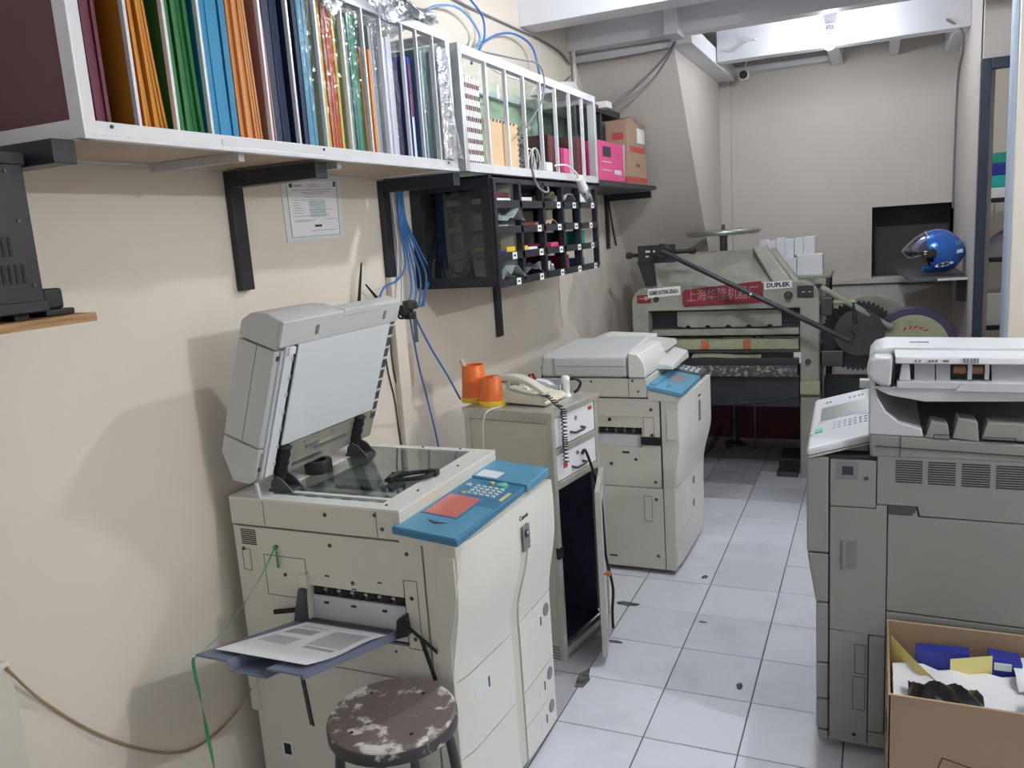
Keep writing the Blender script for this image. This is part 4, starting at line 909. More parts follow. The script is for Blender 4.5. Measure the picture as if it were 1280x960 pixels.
# ================================================================ old green press at the end of the aisle
PR = thing('printing_press', 'old grey-green press with a red sign and a long black lever', 'press', (.85,5.6,0))
FY = 5.25
def pbx(name,x0,x1,y0,y1,z0,z1,m,p=PR,bevel=.004): return obj(name, MB().box(x0,x1,y0,y1,z0,z1), m, p, bevel=bevel)
# front frame: one casting with rounded shoulders and a tall opening
out = [(.262,0),(.262,1.12)]
for k in range(6): a=math.pi-k*math.pi/10; out.append((.262+.10+.10*math.cos(a),1.128+.10*math.sin(a)))
for k in range(6): a=math.pi/2-k*math.pi/10; out.append((1.425-.12+.12*math.cos(a),1.115+.12*math.sin(a)))
out += [(1.425,0),(1.312,0),(1.312,1.072),(.370,1.072),(.370,0)]
fr0 = obj('front_frame', MB().prism(out,'y',FY,FY+.13), 'press_green', PR, bevel=.008)
for y in (FY+.72,): 
    obj('rear_frame', MB().prism([(.28,0),(.28,1.15),(1.40,1.15),(1.40,0),(1.30,0),(1.30,1.0),(.38,1.0),(.38,0)],'y',y,y+.08), 'press_green', PR, bevel=.006)
pbx('side_beam',.285,.36,FY+.13,FY+.72,.95,1.12,'press_green'); pbx('side_beam',1.32,1.395,FY+.13,FY+.72,.95,1.12,'press_green')
pbx('side_beam',.285,.36,FY+.13,FY+.72,.30,.45,'press_green'); pbx('side_beam',1.32,1.395,FY+.13,FY+.72,.30,.45,'press_green')
# right leg steps and foot
pbx('leg_shoe',1.318,1.432,FY-.02,FY+.06,.0,.52,'press_green'); pbx('leg_clamp',1.315,1.43,FY-.035,FY,.54,.62,'press_pale'); pbx('foot_plate',1.17,1.30,FY-.02,FY+.16,.0,.03,'iron'); pbx('foot_plate',1.16,1.31,FY+.22,FY+.5,.0,.05,'iron')
pbx('foot_plate',.25,.40,FY-.02,FY+.16,.0,.03,'iron')
pbx('tag',1.275,1.32,FY-.012,FY,.73,.80,'label_white'); obj('bolt', MB().cyl((1.36,FY,.74),(1.36,FY-.015,.74),.018,n=8), 'iron', PR)
# signs
sg = obj('maker_plate', MB().prism([(.600,1.125),(.612,1.098),(1.088,1.112),(1.100,1.135),(1.098,1.222),(1.085,1.246),(.612,1.206),(.600,1.19)],'y',FY-.010,FY), 'press_red', PR, bevel=.003)
text('maker_lettering','上海华隆机器厂',.085,'maker_text',sg,(.85,FY-.0115,1.168),(1,0,.03),(0,0,1),width=.44)
s2 = obj('name_plate', MB().prism([(.374,1.160),(.586,1.175),(.586,1.232),(.374,1.218)],'y',FY-.006,FY), 'label_white', PR)
text('plate_lettering','KOREK HOTONG SEGALA',.036,'ink',s2,(.48,FY-.0075,1.196),(1,0,.06),(0,0,1),width=.19,bold=.0012)
s3 = obj('name_plate', MB().prism([(1.106,1.19),(1.268,1.198),(1.268,1.242),(1.106,1.236)],'y',FY-.006,FY), 'label_white', PR)
text('plate_lettering','DUPLEK',.036,'ink',s3,(1.187,FY-.0075,1.217),(1,0,.04),(0,0,1),width=.14,bold=.0016)
s4 = pbx('emblem_plate',.300,.392,FY-.005,FY,1.128,1.182,'press_red',bevel=0); text('emblem_lettering','一中',.034,'sticker',s4,(.345,FY-.0065,1.155),(1,0,0),(0,0,1),width=.06)
s5 = pbx('switch_plate',1.298,1.392,FY-.008,FY,1.135,1.208,'press_black',bevel=.002); pbx('plate_mark',1.325,1.345,FY-.0095,FY-.008,1.168,1.172,'sticker',s5,0); pbx('plate_mark',1.362,1.38,FY-.0095,FY-.008,1.168,1.172,'sticker',s5,0)
obj('knob', MB().lathe([(.012,0),(.024,-.01),(.024,-.03),(.018,-.036)], (1.248,FY,1.155), 14,'y'), 'iron', PR); obj('knob', MB().lathe([(.018,0),(.018,-.012)], (.428,FY,1.150), 14,'y'), 'iron', PR)
# inside the opening
pbx('upper_ram',.372,1.31,FY+.10,FY+.20,.97,1.07,'press_black'); 
sc_ = [(.55,1.06),(.55,.965)]
for k in range(5):
    x=.60+k*.128
    for j in range(7): a=math.pi-j*math.pi/6; sc_.append((x+.018+.018*math.cos(a),.955+.016*math.sin(a)))
sc_ += [(1.20,.958),(1.20,1.06)]
obj('scalloped_guard', MB().prism(sc_,'y',FY+.05,FY+.075), 'press_green', PR)
pbx('knife_bar',.380,1.305,FY+.03,FY+.10,.905,.945,'steel_dull'); pbx('knife_gap',.372,1.31,FY+.09,FY+.14,.885,.97,'press_black')
bb = pbx('clamp_bar',.385,1.305,FY+.01,FY+.08,.815,.880,'press_pale')
for x in (.712,.972): pbx('clamp_block',x,x+.046,FY+.002,FY+.012,.818,.878,'press_orange',bb)
pbx('bed_edge',.372,1.312,FY+.0,FY+.05,.795,.812,'iron')
pbx('table',.372,1.31,FY-.06,FY+.70,.725,.770,'press_black'); pbx('table_lip',.385,1.30,FY-.07,FY-.02,.655,.725,'press_scrap')
pbx('apron',.372,1.31,FY-.04,FY+.0,.46,.655,'press_black'); obj('apron_edge', MB().tube([(.38,FY-.045,.50),(.7,FY-.05,.475),(1.0,FY-.05,.485),(1.31,FY-.045,.53)],.008,6), 'press_black', PR)
pbx('rear_screen',.38,1.30,FY+.80,FY+.82,.03,.62,'press_darkred'); 
obj('pedal_post', MB().cyl((.80,5.95,.0),(.80,5.95,.60),.016,n=10).lathe([(.07,0),(.07,.02),(.03,.04),(.02,.10)],(.80,5.95,0),16), 'iron', PR)
obj('pedal_bar', MB().tube([(.60,5.18,.02),(.68,5.6,.05),(.72,5.9,.16)],.014,8), 'iron', PR)
# sloping deck and its two arms
def slope(x, t, h=0): return (x, FY+.06+.36*t, 1.225+.20*t+h)
obj('sloping_deck', MB().hexa([slope(.40,0,-.02),slope(1.16,0,-.02),slope(1.0,1,-.02),slope(.34,1,-.02)],[slope(.40,0),slope(1.16,0),slope(1.0,1),slope(.34,1)]), 'press_green', PR)
for x0,x1 in ((.405,.27),(1.225,1.035)):
    mbb = MB(); 
    pts=[]
    for s_ in (0,1):
        w0=.05
        pts.append([(x0-w0+s_*2*w0,FY+.05,1.225),(x1-w0+s_*2*w0,FY+.34,1.425)])
    obj('deck_arm', MB().hexa([(x0-.065,FY+.005,1.215),(x0+.06,FY+.005,1.215),(x0+.06,FY+.12,1.20),(x0-.065,FY+.12,1.20)],[(x1-.045,FY+.30,1.44),(x1+.04,FY+.30,1.45),(x1+.04,FY+.42,1.45),(x1-.045,FY+.42,1.44)]), 'press_green', PR, bevel=.018, seg=3)
obj('deck_strip', MB().hexa([(1.29,FY+.06,1.20),(1.325,FY+.06,1.20),(1.325,FY+.14,1.20),(1.29,FY+.14,1.20)],[(1.10,FY+.36,1.425),(1.13,FY+.36,1.425),(1.13,FY+.44,1.425),(1.10,FY+.44,1.425)]), 'press_green', PR, bevel=.006)
# cross plate with its rod, and the lever
pbx('lever_plate',.318,.562,5.24,5.262,1.385,1.50,'press_black'); obj('plate_foot', MB().hexa([(.36,5.245,1.24),(.43,5.245,1.24),(.43,5.275,1.24),(.36,5.275,1.24)],[(.31,5.242,1.40),(.42,5.242,1.40),(.42,5.262,1.40),(.31,5.262,1.40)]), 'press_black', PR)
obj('plate_slot', MB().box(.37,.40,5.236,5.241,1.455,1.468).box(.42,.46,5.236,5.241,1.455,1.468).box(.37,.39,5.236,5.241,1.425,1.435), 'sticker', PR)
obj('cross_rod', MB().cyl((.232,5.27,1.44),(.318,5.27,1.44),.012,n=10).cyl((.562,5.27,1.45),(.685,5.27,1.45),.014,n=10).cyl((.235,5.27,1.44),(.27,5.27,1.44),.022,n=8).cyl((.65,5.27,1.45),(.685,5.27,1.45),.02,n=8), 'press_black', PR)
lv = obj('lever', MB().cyl((.505,5.13,1.462),(1.60,5.08,.890),.016,n=12), 'press_black', PR)
obj('lever_eye', MB().lathe([(.0,-.02),(.04,-.02),(.045,0),(.04,.08),(.0,.10)],(.50,5.15,1.465),16,'y'), 'press_black', PR)
obj('lever_stud', MB().lathe([(.008,0),(.008,-.004)],(1.045,5.092,1.18),8,'y'), 'sticker', lv)
# hand wheel
hw = obj('hand_wheel', MB().tube([(.79+.225*math.cos(2*math.pi*k/36),5.70+.225*math.sin(2*math.pi*k/36),1.548) for k in range(37)],.019,10,smooth=False), 'steel', PR)
for k in range(4):
    a=math.radians(30+90*k); obj('spoke', MB().cyl((.79,5.70,1.542),(.79+.222*math.cos(a),5.70+.222*math.sin(a),1.548),.009,n=8), 'steel', hw)
obj('hub', MB().lathe([(.035,-.02),(.035,.018),(.015,.022),(.010,.06),(.0,.062)],(.79,5.70,1.54),18), 'iron', hw)
obj('wheel_shaft', MB().cyl((.79,5.70,1.05),(.79,5.70,1.53),.026,n=14), 'iron', PR)
pbx('top_bridge',.30,1.38,5.62,5.80,1.02,1.12,'press_green')
# rear table that carries the paper
pbx('rear_table',.93,1.46,5.82,6.30,1.205,1.225,'press_green'); 
for x,y in ((.95,5.84),(1.43,5.84),(.95,6.27),(1.43,6.27)): pbx('table_leg',x,x+.02,y,y+.02,0,1.205,'iron')
# drive side: gear, disc, flywheel, rods
gx,gz,gy = 1.640,.875,5.40
gp=[]
for k in range(46):
    a=2*math.pi*k/46; b=a+math.pi/46; gp += [(gx+.200*math.cos(a),gz+.200*math.sin(a)),(gx+.216*math.cos(a+.045),gz+.216*math.sin(a+.045)),(gx+.216*math.cos(b+.02),gz+.216*math.sin(b+.02)),(gx+.200*math.cos(b+.055),gz+.200*math.sin(b+.055))]
obj('gear', MB().prism(gp,'y',gy,gy+.05), 'press_black', PR, smooth=False)
obj('crank_disc', MB().lathe([(.0,-.075),(.140,-.075),(.143,-.070),(.143,-.03),(.06,-.03),(.06,.0),(.0,0)],(gx+.005,gy,gz+.03),36,'y'), 'iron', PR)
obj('crank_pin', MB().lathe([(.022,-.12),(.026,-.115),(.026,-.07),(.0,-.07)],(1.595,gy,.89),12,'y'), 'iron', PR)
fw = obj('flywheel', MB().lathe([(.195,-.03),(.236,-.03),(.240,-.025),(.240,.05),(.236,.055),(.195,.055)],(1.945,5.42,.805),48,'y'), 'purple_disc', PR)
obj('flywheel_face', MB().lathe([(.0,-.040),(.06,-.040),(.190,-.036),(.194,-.031),(.0,-.031)],(1.945,5.42,.805),40,'y'), 'press_pale', fw)
rs = MB()
for k in range(5):
    a=math.radians(118-k*14); a2=math.radians(110-k*14); rs.box(0,0,0,0,0,0) if False else rs.cyl((1.945+.115*math.cos(a),5.382,.805+.115*math.sin(a)),(1.945+.13*math.cos(a2),5.382,.805+.13*math.sin(a2)),.005,n=6)
obj('red_script', rs, 'red_script', fw)
obj('flywheel_bolt', MB().lathe([(.010,-.035),(.010,-.03)],(1.80,5.42,.965),10,'y'), 'black_plastic', fw)
obj('gear_guard', MB().lathe([(.0,0),(.235,0),(.24,.01),(.24,.05),(.0,.05)],(1.70,5.62,.865),40,'y'), 'press_green', PR)
obj('drive_shaft', MB().cyl((1.42,5.46,.875),(1.68,5.46,.875),.03,n=12).cyl((1.42,5.46,.80),(2.1,5.55,.80),.024,n=12), 'iron', PR)
obj('motor_arm', MB().cyl((1.43,5.30,1.19),(1.82,5.36,.93),.018,n=10), 'press_green', PR); obj('motor_arm', MB().cyl((1.40,5.28,1.10),(1.62,5.33,1.09),.014,n=10), 'press_pale', PR)
obj('bearing_block', MB().box(1.427,1.50,5.27,5.38,1.02,1.13), 'iron', PR, bevel=.008); obj('bearing_block', MB().box(1.43,1.56,5.30,5.40,.70,.80), 'iron', PR, bevel=.008)
obj('link_bar', MB().cyl((1.61,5.32,1.09),(1.625,5.30,.96),.010,n=8).cyl((1.50,5.34,1.05),(1.56,5.38,.93),.012,n=8), 'iron', PR)
obj('motor_body', MB().lathe([(.0,-.10),(.09,-.10),(.10,-.08),(.10,.10),(.0,.10)],(1.52,5.56,.78),20,'y'), 'press_black', PR)
pbx('motor_stand',1.44,2.05,5.48,5.60,0,.60,'press_black')
# paper on the bed and white blocks on the rear table
solo('cut_sheet', MB().slab(lambda u,v:(.655+.43*u, 5.205+.06*v, .7705+.006*math.sin(u*6)+.014*v),8,2,(0,0,.0015)), 'press_pale', 'pale green strip of paper lying on the press bed', 'paper')
wbk = 'white paper blocks behind the press'
def pk(x0,x1,y0,y1,z0,z1,lb): return solo('paper_block', MB().box(x0-.05,x1-.05,y0,y1,z0,z1), 'paper', lb, 'paper', wbk, bevel=.002)
L1 = ['leftmost white paper block in the bottom row behind the press','second white paper block from the left, bottom row behind the press','wide white paper block, third from the left in the bottom row','rightmost white paper block in the bottom row behind the press']
for (a,b,h_),lb in zip(((.955,1.04,1.315),(1.045,1.135,1.325),(1.14,1.29,1.345),(1.295,1.455,1.362)), L1): pk(a,b,5.89,6.06,1.2255,h_,lb)
L2 = ['second white paper block from the left on top of the pile','third white paper block from the left on top of the pile','fourth white paper block from the left on top of the pile','fifth white paper block from the left on top of the pile','sixth white paper block from the left on top of the pile','rightmost white paper block on top of the pile']
x=1.05
for (w_,h_),lb in zip(((.05,.125),(.06,.115),(.055,.13),(.06,.12),(.06,.125),(.075,.13)), L2):
    b_ = 1.3255 if x+w_<1.137 else (1.3455 if x+w_<1.292 else 1.3625); pk(x,x+w_-.003,5.90+random.uniform(0,.02),6.04,b_,1.35+h_,lb); x+=w_
pk(.955,1.035,5.91,6.07,1.3155,1.40,'leftmost white paper block on top of the pile')
# ================================================================ wall racks
def rackbox(p,name,x0,x1,y0,y1,z0,z1,m='alu_white',bevel=.0015): return obj(name, MB().box(x0,x1,y0,y1,z0,z1), m, p, bevel=bevel)
R1 = thing('paper_rack', 'long white aluminium wall rack full of coloured paper', 'rack', (.18,1.92,1.865))
rz0, rz1 = 1.885, 2.335
rackbox(R1,'bottom_rail',.335,.362,1.152,2.688,1.868,1.902); rackbox(R1,'bottom_lip',.357,.367,1.148,2.692,1.866,1.876)
rackbox(R1,'top_rail',.335,.362,1.152,2.688,rz1-.03,rz1); rackbox(R1,'back_rail',.004,.02,1.15,2.69,1.868,1.902); rackbox(R1,'back_top_rail',.004,.02,1.15,2.69,rz1-.03,rz1)
obj('bottom_board', MB().box(.02,.336,1.16,2.68,1.872,1.884), 'plywood_face', R1)
for y0 in (1.15,2.662):
    rackbox(R1,'corner_post',.328,.364,y0,y0+.03,1.868,rz1,'alu_white',.003); rackbox(R1,'corner_post',.004,.03,y0,y0+.03,1.868,rz1)
    rackbox(R1,'side_rail',.03,.329,y0+.002,y0+.02,1.868,1.905); rackbox(R1,'side_rail',.03,.329,y0+.002,y0+.02,rz1-.03,rz1); rackbox(R1,'side_glass',.03,.33,y0+.008,y0+.012,1.905,rz1-.03,'glass',0)
ydiv = [1.289,1.391,1.492,1.698,1.806,1.926,2.046,2.151,2.250,2.341,2.375,2.464,2.540]
ydiv = [1.289,1.391,1.492,1.698,1.806,1.926,2.046,2.151,2.250,2.375,2.464,2.575]
for y in ydiv:
    rackbox(R1,'divider_strip',.350,.362,y-.004,y+.004,1.90,rz1-.03,'alu_white',.001); rackbox(R1,'divider_pane',.03,.348,y-.0015,y+.0015,1.90,rz1-.05,'glass',0)
for y in (1.60,2.0): obj('cross_bar', MB().box(.04,.33,y,y+.02,1.850,1.871), 'alu', R1)
screws(R1, [(.3625,1.215,1.893),(.3625,2.62,1.893),(.3625,1.90,1.893)], 'x', .004)
obj('tape_patch', MB().box(.3621,.3635,1.515,1.56,1.876,1.892), 'sticker', R1)
def bundle(y0,y1,m,n,label,h0=.40,h1=.43,lean=0,wrap=False,depth=.30,name='paper_bundle',front=.347):
    t = thing(name,label,'paper',(.19,(y0+y1)/2,1.885),'paper bundles in the wall rack')
    ms = m if isinstance(m,(list,tuple)) else [m]
    al=abs(lean); w=(y1-y0-al)/n
    for k in range(n):
        h=random.uniform(h0,h1); la=al*((k+.3)/n); cur=random.uniform(-.003,.003); fr=front-random.uniform(0,.012)
        yy=y0+w*k; mm=ms[min(len(ms)-1,int(k*len(ms)/n))]
        obj('sheet', MB().slab(lambda u,v: (fr-depth+depth*u, yy+la*((1-v)**1.3)+cur*math.sin(math.pi*v)*u, 1.885+h*v), 3, 7, (0,w*.93,0)), 'sheet_'+mm, t)
    if wrap:
        obj('clear_wrap', MB().slab(lambda u,v: (front-depth-.002+(depth+.008)*u, y0-.004+.003*math.sin(v*19+u*5), 1.8856+(h1+.01)*v), 3, 14, (0,(y1-y0)+.007,0)), 'wrap', t)
    return t
bundle(1.190,1.235,'maroon',5,'maroon paper bundle at the left end of the rack')
bundle(1.24,1.283,'maroon',3,'dark red paper stack leaning beside the leftmost maroon bundle',lean=-.02,h0=.36,h1=.38,front=.30)
bundle(1.297,1.385,'orange',8,'orange paper bundle between the maroon and green ones',lean=-.03)
bundle(1.399,1.486,'green',7,'dark green paper bundle beside the sky blue paper',lean=-.01)
bundle(1.500,1.602,'sky',5,'sky blue paper bundle in the middle of the rack')
bundle(1.604,1.690,'kraft',9,'pale orange paper bundle next to the sky blue one',lean=-.02)
bundle(1.705,1.735,'pink',4,'thin pink paper bundle beside the dark navy sheets',lean=-.012)
bundle(1.740,1.798,'navy',2,'dark navy paper board left of the wrapped blue paper',h0=.40,h1=.42)
bundle(1.814,1.862,'navy',3,'navy paper board touching the wrapped light blue pack')
bundle(1.866,1.918,'wrapblue',4,'light blue paper pack in clear film',wrap=True)
bundle(1.934,1.980,'wrapyellow',4,'yellow paper pack in clear film',wrap=True,h0=.39,h1=.41)
bundle(1.984,2.038,['wrapred','wrapyellow'],5,'red and yellow paper pack in clear film',wrap=True,h0=.39,h1=.41)
bundle(2.056,2.090,'teal',3,'grey-teal paper pack beside the bright green one',wrap=True,h0=.38,h1=.40)
bundle(2.093,2.143,'wrapgreen',5,'bright green paper pack in clear film',wrap=True,h0=.39,h1=.41)
bundle(2.160,2.200,'wraporange',4,'orange and yellow paper pack right of the bright green one',h0=.30,h1=.34)
bundle(2.204,2.244,'wrapgrey',3,'grey paper pack in clear film',wrap=True,h0=.36,h1=.40)
bundle(2.258,2.340,'wrapwhite',5,'white paper pack in clear film with a lilac tint',wrap=True,h0=.37,h1=.40)
bundle(2.383,2.408,'purple',2,'dark purple folder beside the blue binders',h0=.31,h1=.33)
bf = bundle(2.411,2.455,'folder',2,'blue binder with a printed spine',h0=.32,h1=.34,name='binder')
obj('spine_label', MB().box(.3475,.3485,2.416,2.430,1.90,2.10), 'sticker', bf); obj('spine_print', MB().box(.3482,.3492,2.417,2.429,2.03,2.19), 'press_red', bf)
bundle(2.470,2.530,'teal',4,'pale teal sheet pack in clear film near the rack end',wrap=True,h0=.34,h1=.38)
bundle(2.584,2.652,'wrapgrey',3,'whitish sheet pack at the right end of the rack',wrap=True,h0=.36,h1=.39,front=.345)
solo('plastic_sleeve', MB().slab(lambda u,v: (.368+.024*math.sin(u*3)*(1-v)**.7, 2.585+.075*u+.06*(1-v)**3*u, 1.905+.37*v), 8, 10, (.002,0,0)), 'film_milky', 'milky plastic sleeve bulging out of the rack end', 'sleeve')
pb_ = thing('plastic_bag', 'clear plastic bag of wooden sticks on top of the rack', 'bag', (.24,2.24,2.336))
obj('film', MB().slab(lambda u,v: (.06+.31*v+.02*math.sin(u*9), 1.92+.68*u, 2.338+.085*math.sin(math.pi*u)**.6*math.sin(math.pi*min(1,v*.9+.05))**.5+.012*math.sin(u*23+v*17)), 24, 10, (0,0,.001)), 'film_milky', pb_)
obj('bag_lip', MB().slab(lambda u,v: (.372+.010*math.sin(u*14+v*3), 1.92+.66*u, 2.375-(.03+.09*math.exp(-((u-.12)/.10)**2)+.05*math.exp(-((u-.55)/.22)**2))*v), 26, 4, (.001,0,0)), 'film_milky', pb_)
for k in range(4): obj('stick', MB().cyl((.22+.035*k,2.10,2.352+.006*k),(.25+.03*k,2.52,2.356+.005*(3-k)),.010,n=8), 'brown_wood', pb_)

# second rack: aluminium and glass
R2 = thing('glass_rack', 'aluminium wall rack with greenish glass bays and few contents', 'rack', (.18,3.55,1.868))
g0,g1 = 1.870,2.318
rackbox(R2,'bottom_rail',.330,.362,2.757,4.338,g0,g0+.034); rackbox(R2,'top_rail',.330,.362,2.757,4.338,g1-.034,g1); rackbox(R2,'back_rail',.004,.03,2.755,4.34,g0,g0+.03); rackbox(R2,'back_top_rail',.004,.03,2.755,4.34,g1-.03,g1)
rackbox(R2,'bottom_glass',.03,.332,2.77,4.32,g0+.012,g0+.017,'glass_green',0); rackbox(R2,'back_glass',.006,.010,2.77,4.32,g0+.03,g1-.03,'glass_green',0)
for y0 in (2.755,4.312):
    rackbox(R2,'corner_post',.322,.364,y0,y0+.03,g0,g1,'alu',.003); rackbox(R2,'corner_post',.004,.03,y0,y0+.03,g0,g1); rackbox(R2,'side_rail',.03,.323,y0+.002,y0+.025,g1-.034,g1,'alu'); rackbox(R2,'side_rail',.03,.323,y0+.002,y0+.025,g0,g0+.034,'alu'); rackbox(R2,'side_glass',.03,.322,y0+.01,y0+.014,g0+.03,g1-.03,'glass_green',0)
for y in (2.985,3.172,3.36,3.553,3.742,3.936,4.128):
    rackbox(R2,'divider_strip',.346,.362,y-.006,y+.006,g0+.03,g1-.03,'alu_white',.001); rackbox(R2,'divider_pane',.03,.325,y-.002,y+.002,g0+.02,g1-.04,'glass_green',0)
ZB=1.8875
env = thing('envelope_stack', 'stack of striped airmail envelopes standing at the glass rack end', 'envelopes', (.25,2.88,ZB))
for k in range(9):
    y=2.805+k*.017
    e=obj('envelope', MB().box(.20,.342,y,y+.012,ZB,ZB+.33+random.uniform(-.006,.006)), 'label_white', env)
    for j in range(8):
        obj('edge_stripe', MB().box(.342,.3425,y+.001,y+.011,ZB+.01+j*.04,ZB+.027+j*.04), 'press_red' if (j+k)%2 else 'ink', e)
ke = thing('airmail_envelope', 'large kraft envelope with striped border in the glass rack', 'envelope', (.33,3.14,ZB))
obj('sheet', MB().box(.334,.3355,2.994,3.325,ZB+.017,ZB+.20), 'envelope', ke)
for k in range(9): obj('edge_stripe', MB().prism([(3.0+k*.034,ZB+.19),(3.016+k*.034,ZB+.19),(3.022+k*.034,ZB+.20),(3.006+k*.034,ZB+.20)],'x',.3355,.336), 'press_red' if k%2 else 'ink', ke)
for k in range(8): obj('edge_stripe', MB().prism([(3.314,ZB+.02+k*.022),(3.325,ZB+.026+k*.022),(3.325,ZB+.036+k*.022),(3.314,ZB+.030+k*.022)],'x',.3355,.336), 'press_red' if k%2 else 'ink', ke)
solo('clear_bag', MB().slab(lambda u,v:(.30+.03*math.sin(u*5+v*9), 3.375+.11*u, ZB+.14*v*(1-.3*u)+.01*math.sin(u*20)),10,8,(.002,0,0)), 'wrap', 'crumpled clear bag beside the coiled cables in the glass rack', 'bag')
solo('cable_coil', MB().tube([(.28+.02*math.sin(k*.35),3.45+.06*math.cos(k*.55),ZB+.085+.055*math.sin(k*.55)+.0006*k) for k in range(60)],.004,6,smooth=False), 'cord_grey', 'grey cable coil standing in the glass rack', 'cable')
solo('cable_coil', MB().tube([(.27+.015*math.sin(k*.3),3.64+.05*math.cos(k*.5),ZB+.07+.06*math.sin(k*.5)) for k in range(40)],.0035,6,smooth=False), 'cord_white', 'white cable coil right of the grey one in the glass rack', 'cable')
ad = thing('power_adapter', 'small white power adapter at the glass rack front edge', 'adapter', (.338,3.62,1.9045)); obj('case', MB().box(.318,.36,3.59,3.66,1.9045,1.945), 'label_white', ad, bevel=.006); obj('pins', MB().box(.335,.345,3.662,3.675,1.915,1.93), 'steel', ad)
for y0,y1,h,m_,lb in ((3.77,3.92,.20,'press_darkred','dark red packet in the fifth bay of the glass rack'),(3.95,4.11,.15,'pink_pack','pink packet low in the glass rack'),(4.14,4.30,.22,'press_darkred','tall dark red packet in the last bay of the glass rack')):
    solo('packet', MB().box(.10,.30,y0,y1,ZB,ZB+h), m_, lb, 'packet', bevel=.004)

# brackets
def bracket(y, zt, zb, arm, label, w=.05):
    t = thing('shelf_bracket', label, 'bracket', (.0,y,zb), 'black steel shelf brackets')
    obj('upright', MB().box(.001,.024,y-w/2,y+w/2,zb,zt), 'black_paint', t, bevel=.002)
    obj('arm', MB().box(.024,arm,y-w/2,y+w/2,zt-.045,zt), 'black_paint', t, bevel=.002); return t
bracket(1.925,1.8655,1.522,.33,'black bracket beside the certificate under the paper rack',.052)
bracket(1.12,1.8655,1.66,.34,'black bracket under the left end of the paper rack',.05)
bracket(2.735,1.8655,1.50,.33,'black bracket left of the pigeonhole cabinet',.05)
bracket(5.60,1.855,1.484,.33,'black bracket under the far black shelf',.03)
solo('steel_strip', MB().box(.001,.02,3.672,3.728,1.132,1.434), 'black_paint', 'black steel strip hanging below the pigeonhole cabinet', 'strip', bevel=.002)

# pigeonhole cabinet
PG = thing('pigeonhole_cabinet', 'black pigeonhole cabinet with small white labels on its shelves', 'cabinet', (.18,3.62,1.435))
yc = [2.965,3.245,3.510,3.765,4.005,4.285]; zr = [1.437,1.545,1.650,1.752,1.850]
def pg(name,x0,x1,y0,y1,z0,z1,m='black_paint',p=PG,bevel=.001): return obj(name, MB().box(x0,x1,y0,y1,z0,z1), m, p, bevel=bevel)
for k,z in enumerate(zr):
    pg('shelf',.0015,.35,2.965,4.285,z-.006,z+.006); s_=pg('front_rail',.350,.362,2.965,4.285,z-.014,z+.017)
    if k<4:
        for j in range(5):
            if (k==3 and j<2) or (k==2 and j==0): continue
            y=yc[j]+.13+random.uniform(0,.06); pg('label',.362,.3628,y,y+.045,z-.014,z+.014,'label_white',s_,0)
            pg('label_print',.3628,.3631,y+.010,y+.034,z-.004,z+.004,'ink',s_,0)
for j,y in enumerate(yc):
    for x in (.002,.11,.225,.335):
        pg('post',x,x+.027 if j else x+.04,y-.012,y+.012,1.437,1.85)
    if j in (0,1): pg('back_board',.0015,.004,y,yc[j+1],1.437,1.85,'black_paint')
for r_ in range(4):
    for x_ in (.032,.140,.255):
        pg('added_pale_panel',x_,x_+(.076 if x_<.2 else .078),yc[1]-.004,yc[1]-.001,zr[r_]+.008,zr[r_+1]-.008,'added_panel_pale')  # pale panels added so light squares show through the side glass
pg('side_glass',.03,.345,2.948,2.951,1.47,1.83,'glass_dark',PG,0); pg('side_frame',.0015,.36,2.944,2.956,1.437,1.475); pg('side_frame',.0015,.36,2.944,2.956,1.815,1.862); pg('side_frame',.0015,.05,2.944,2.956,1.475,1.815); pg('side_frame',.32,.362,2.944,2.956,1.475,1.815)
pg('top_board',.0015,.362,2.944,4.29,1.856,1.866)
def pack(y0,y1,row,h,m_,label,cat='packet',x0=.14,x1=.335,name='packet',kind='box'):
    z=zr[row]+.0065
    if kind=='box': return solo(name, MB().box(x0,x1,y0,y1,z,z+h), m_, label, cat, 'packets in the pigeonholes', bevel=.002)
    r=random.Random(label); Hh_=[[r.uniform(.3,1) for _ in range(8)] for _ in range(8)]
    return solo(name, MB().slab(lambda u,v:(x0+(x1+.02-x0)*u, y0+(y1-y0)*v, z+h*Hh_[int(round(u*6))][int(round(v*6))]*math.sin(math.pi*min(.97,max(.03,v)))**.5),6,6,(0,0,.002)), m_, label, cat, 'packets in the pigeonholes')
pack(2.99,3.20,3,.022,'paper','white packet under the red one, top left pigeonhole'); pack(2.99,3.19,3,.0,'paper','x') if False else None
o_=pack(3.0,3.19,3,.022,'press_darkred','dark red packet on the white one, top left pigeonhole'); o_.location.z += .0225
pack(3.27,3.45,3,.014,'paper','lower white packet in the second top pigeonhole'); o_=pack(3.27,3.44,3,.014,'sticker','upper white packet in the second top pigeonhole'); o_.location.z += .0145
pack(3.53,3.73,3,.010,'kraft_x' if False else 'envelope','thin tan packet in the third top pigeonhole'); o_=pack(3.54,3.72,3,.05,'wrap','clear film bag on the thin tan packet','bag',kind='bag'); o_.location.z += .0105
pack(3.79,3.98,3,.07,'bag_film','white plastic bag in the fourth top pigeonhole','bag',kind='bag'); 
for k in range(3):
    o_=pack(4.03,4.20,3,.018,'paper',['bottom white pack in the top right pigeonhole','middle white pack in the top right pigeonhole','top white pack in the top right pigeonhole'][k]); o_.location.z += .0185*k
pack(2.99,3.16,2,.016,'sticker','printed flat pack in the second row left pigeonhole'); o_=pack(3.05,3.24,2,.075,'bag_clear','crumpled clear bag in the second row left pigeonhole','bag',kind='bag',x1=.36); o_.location.z += .0165
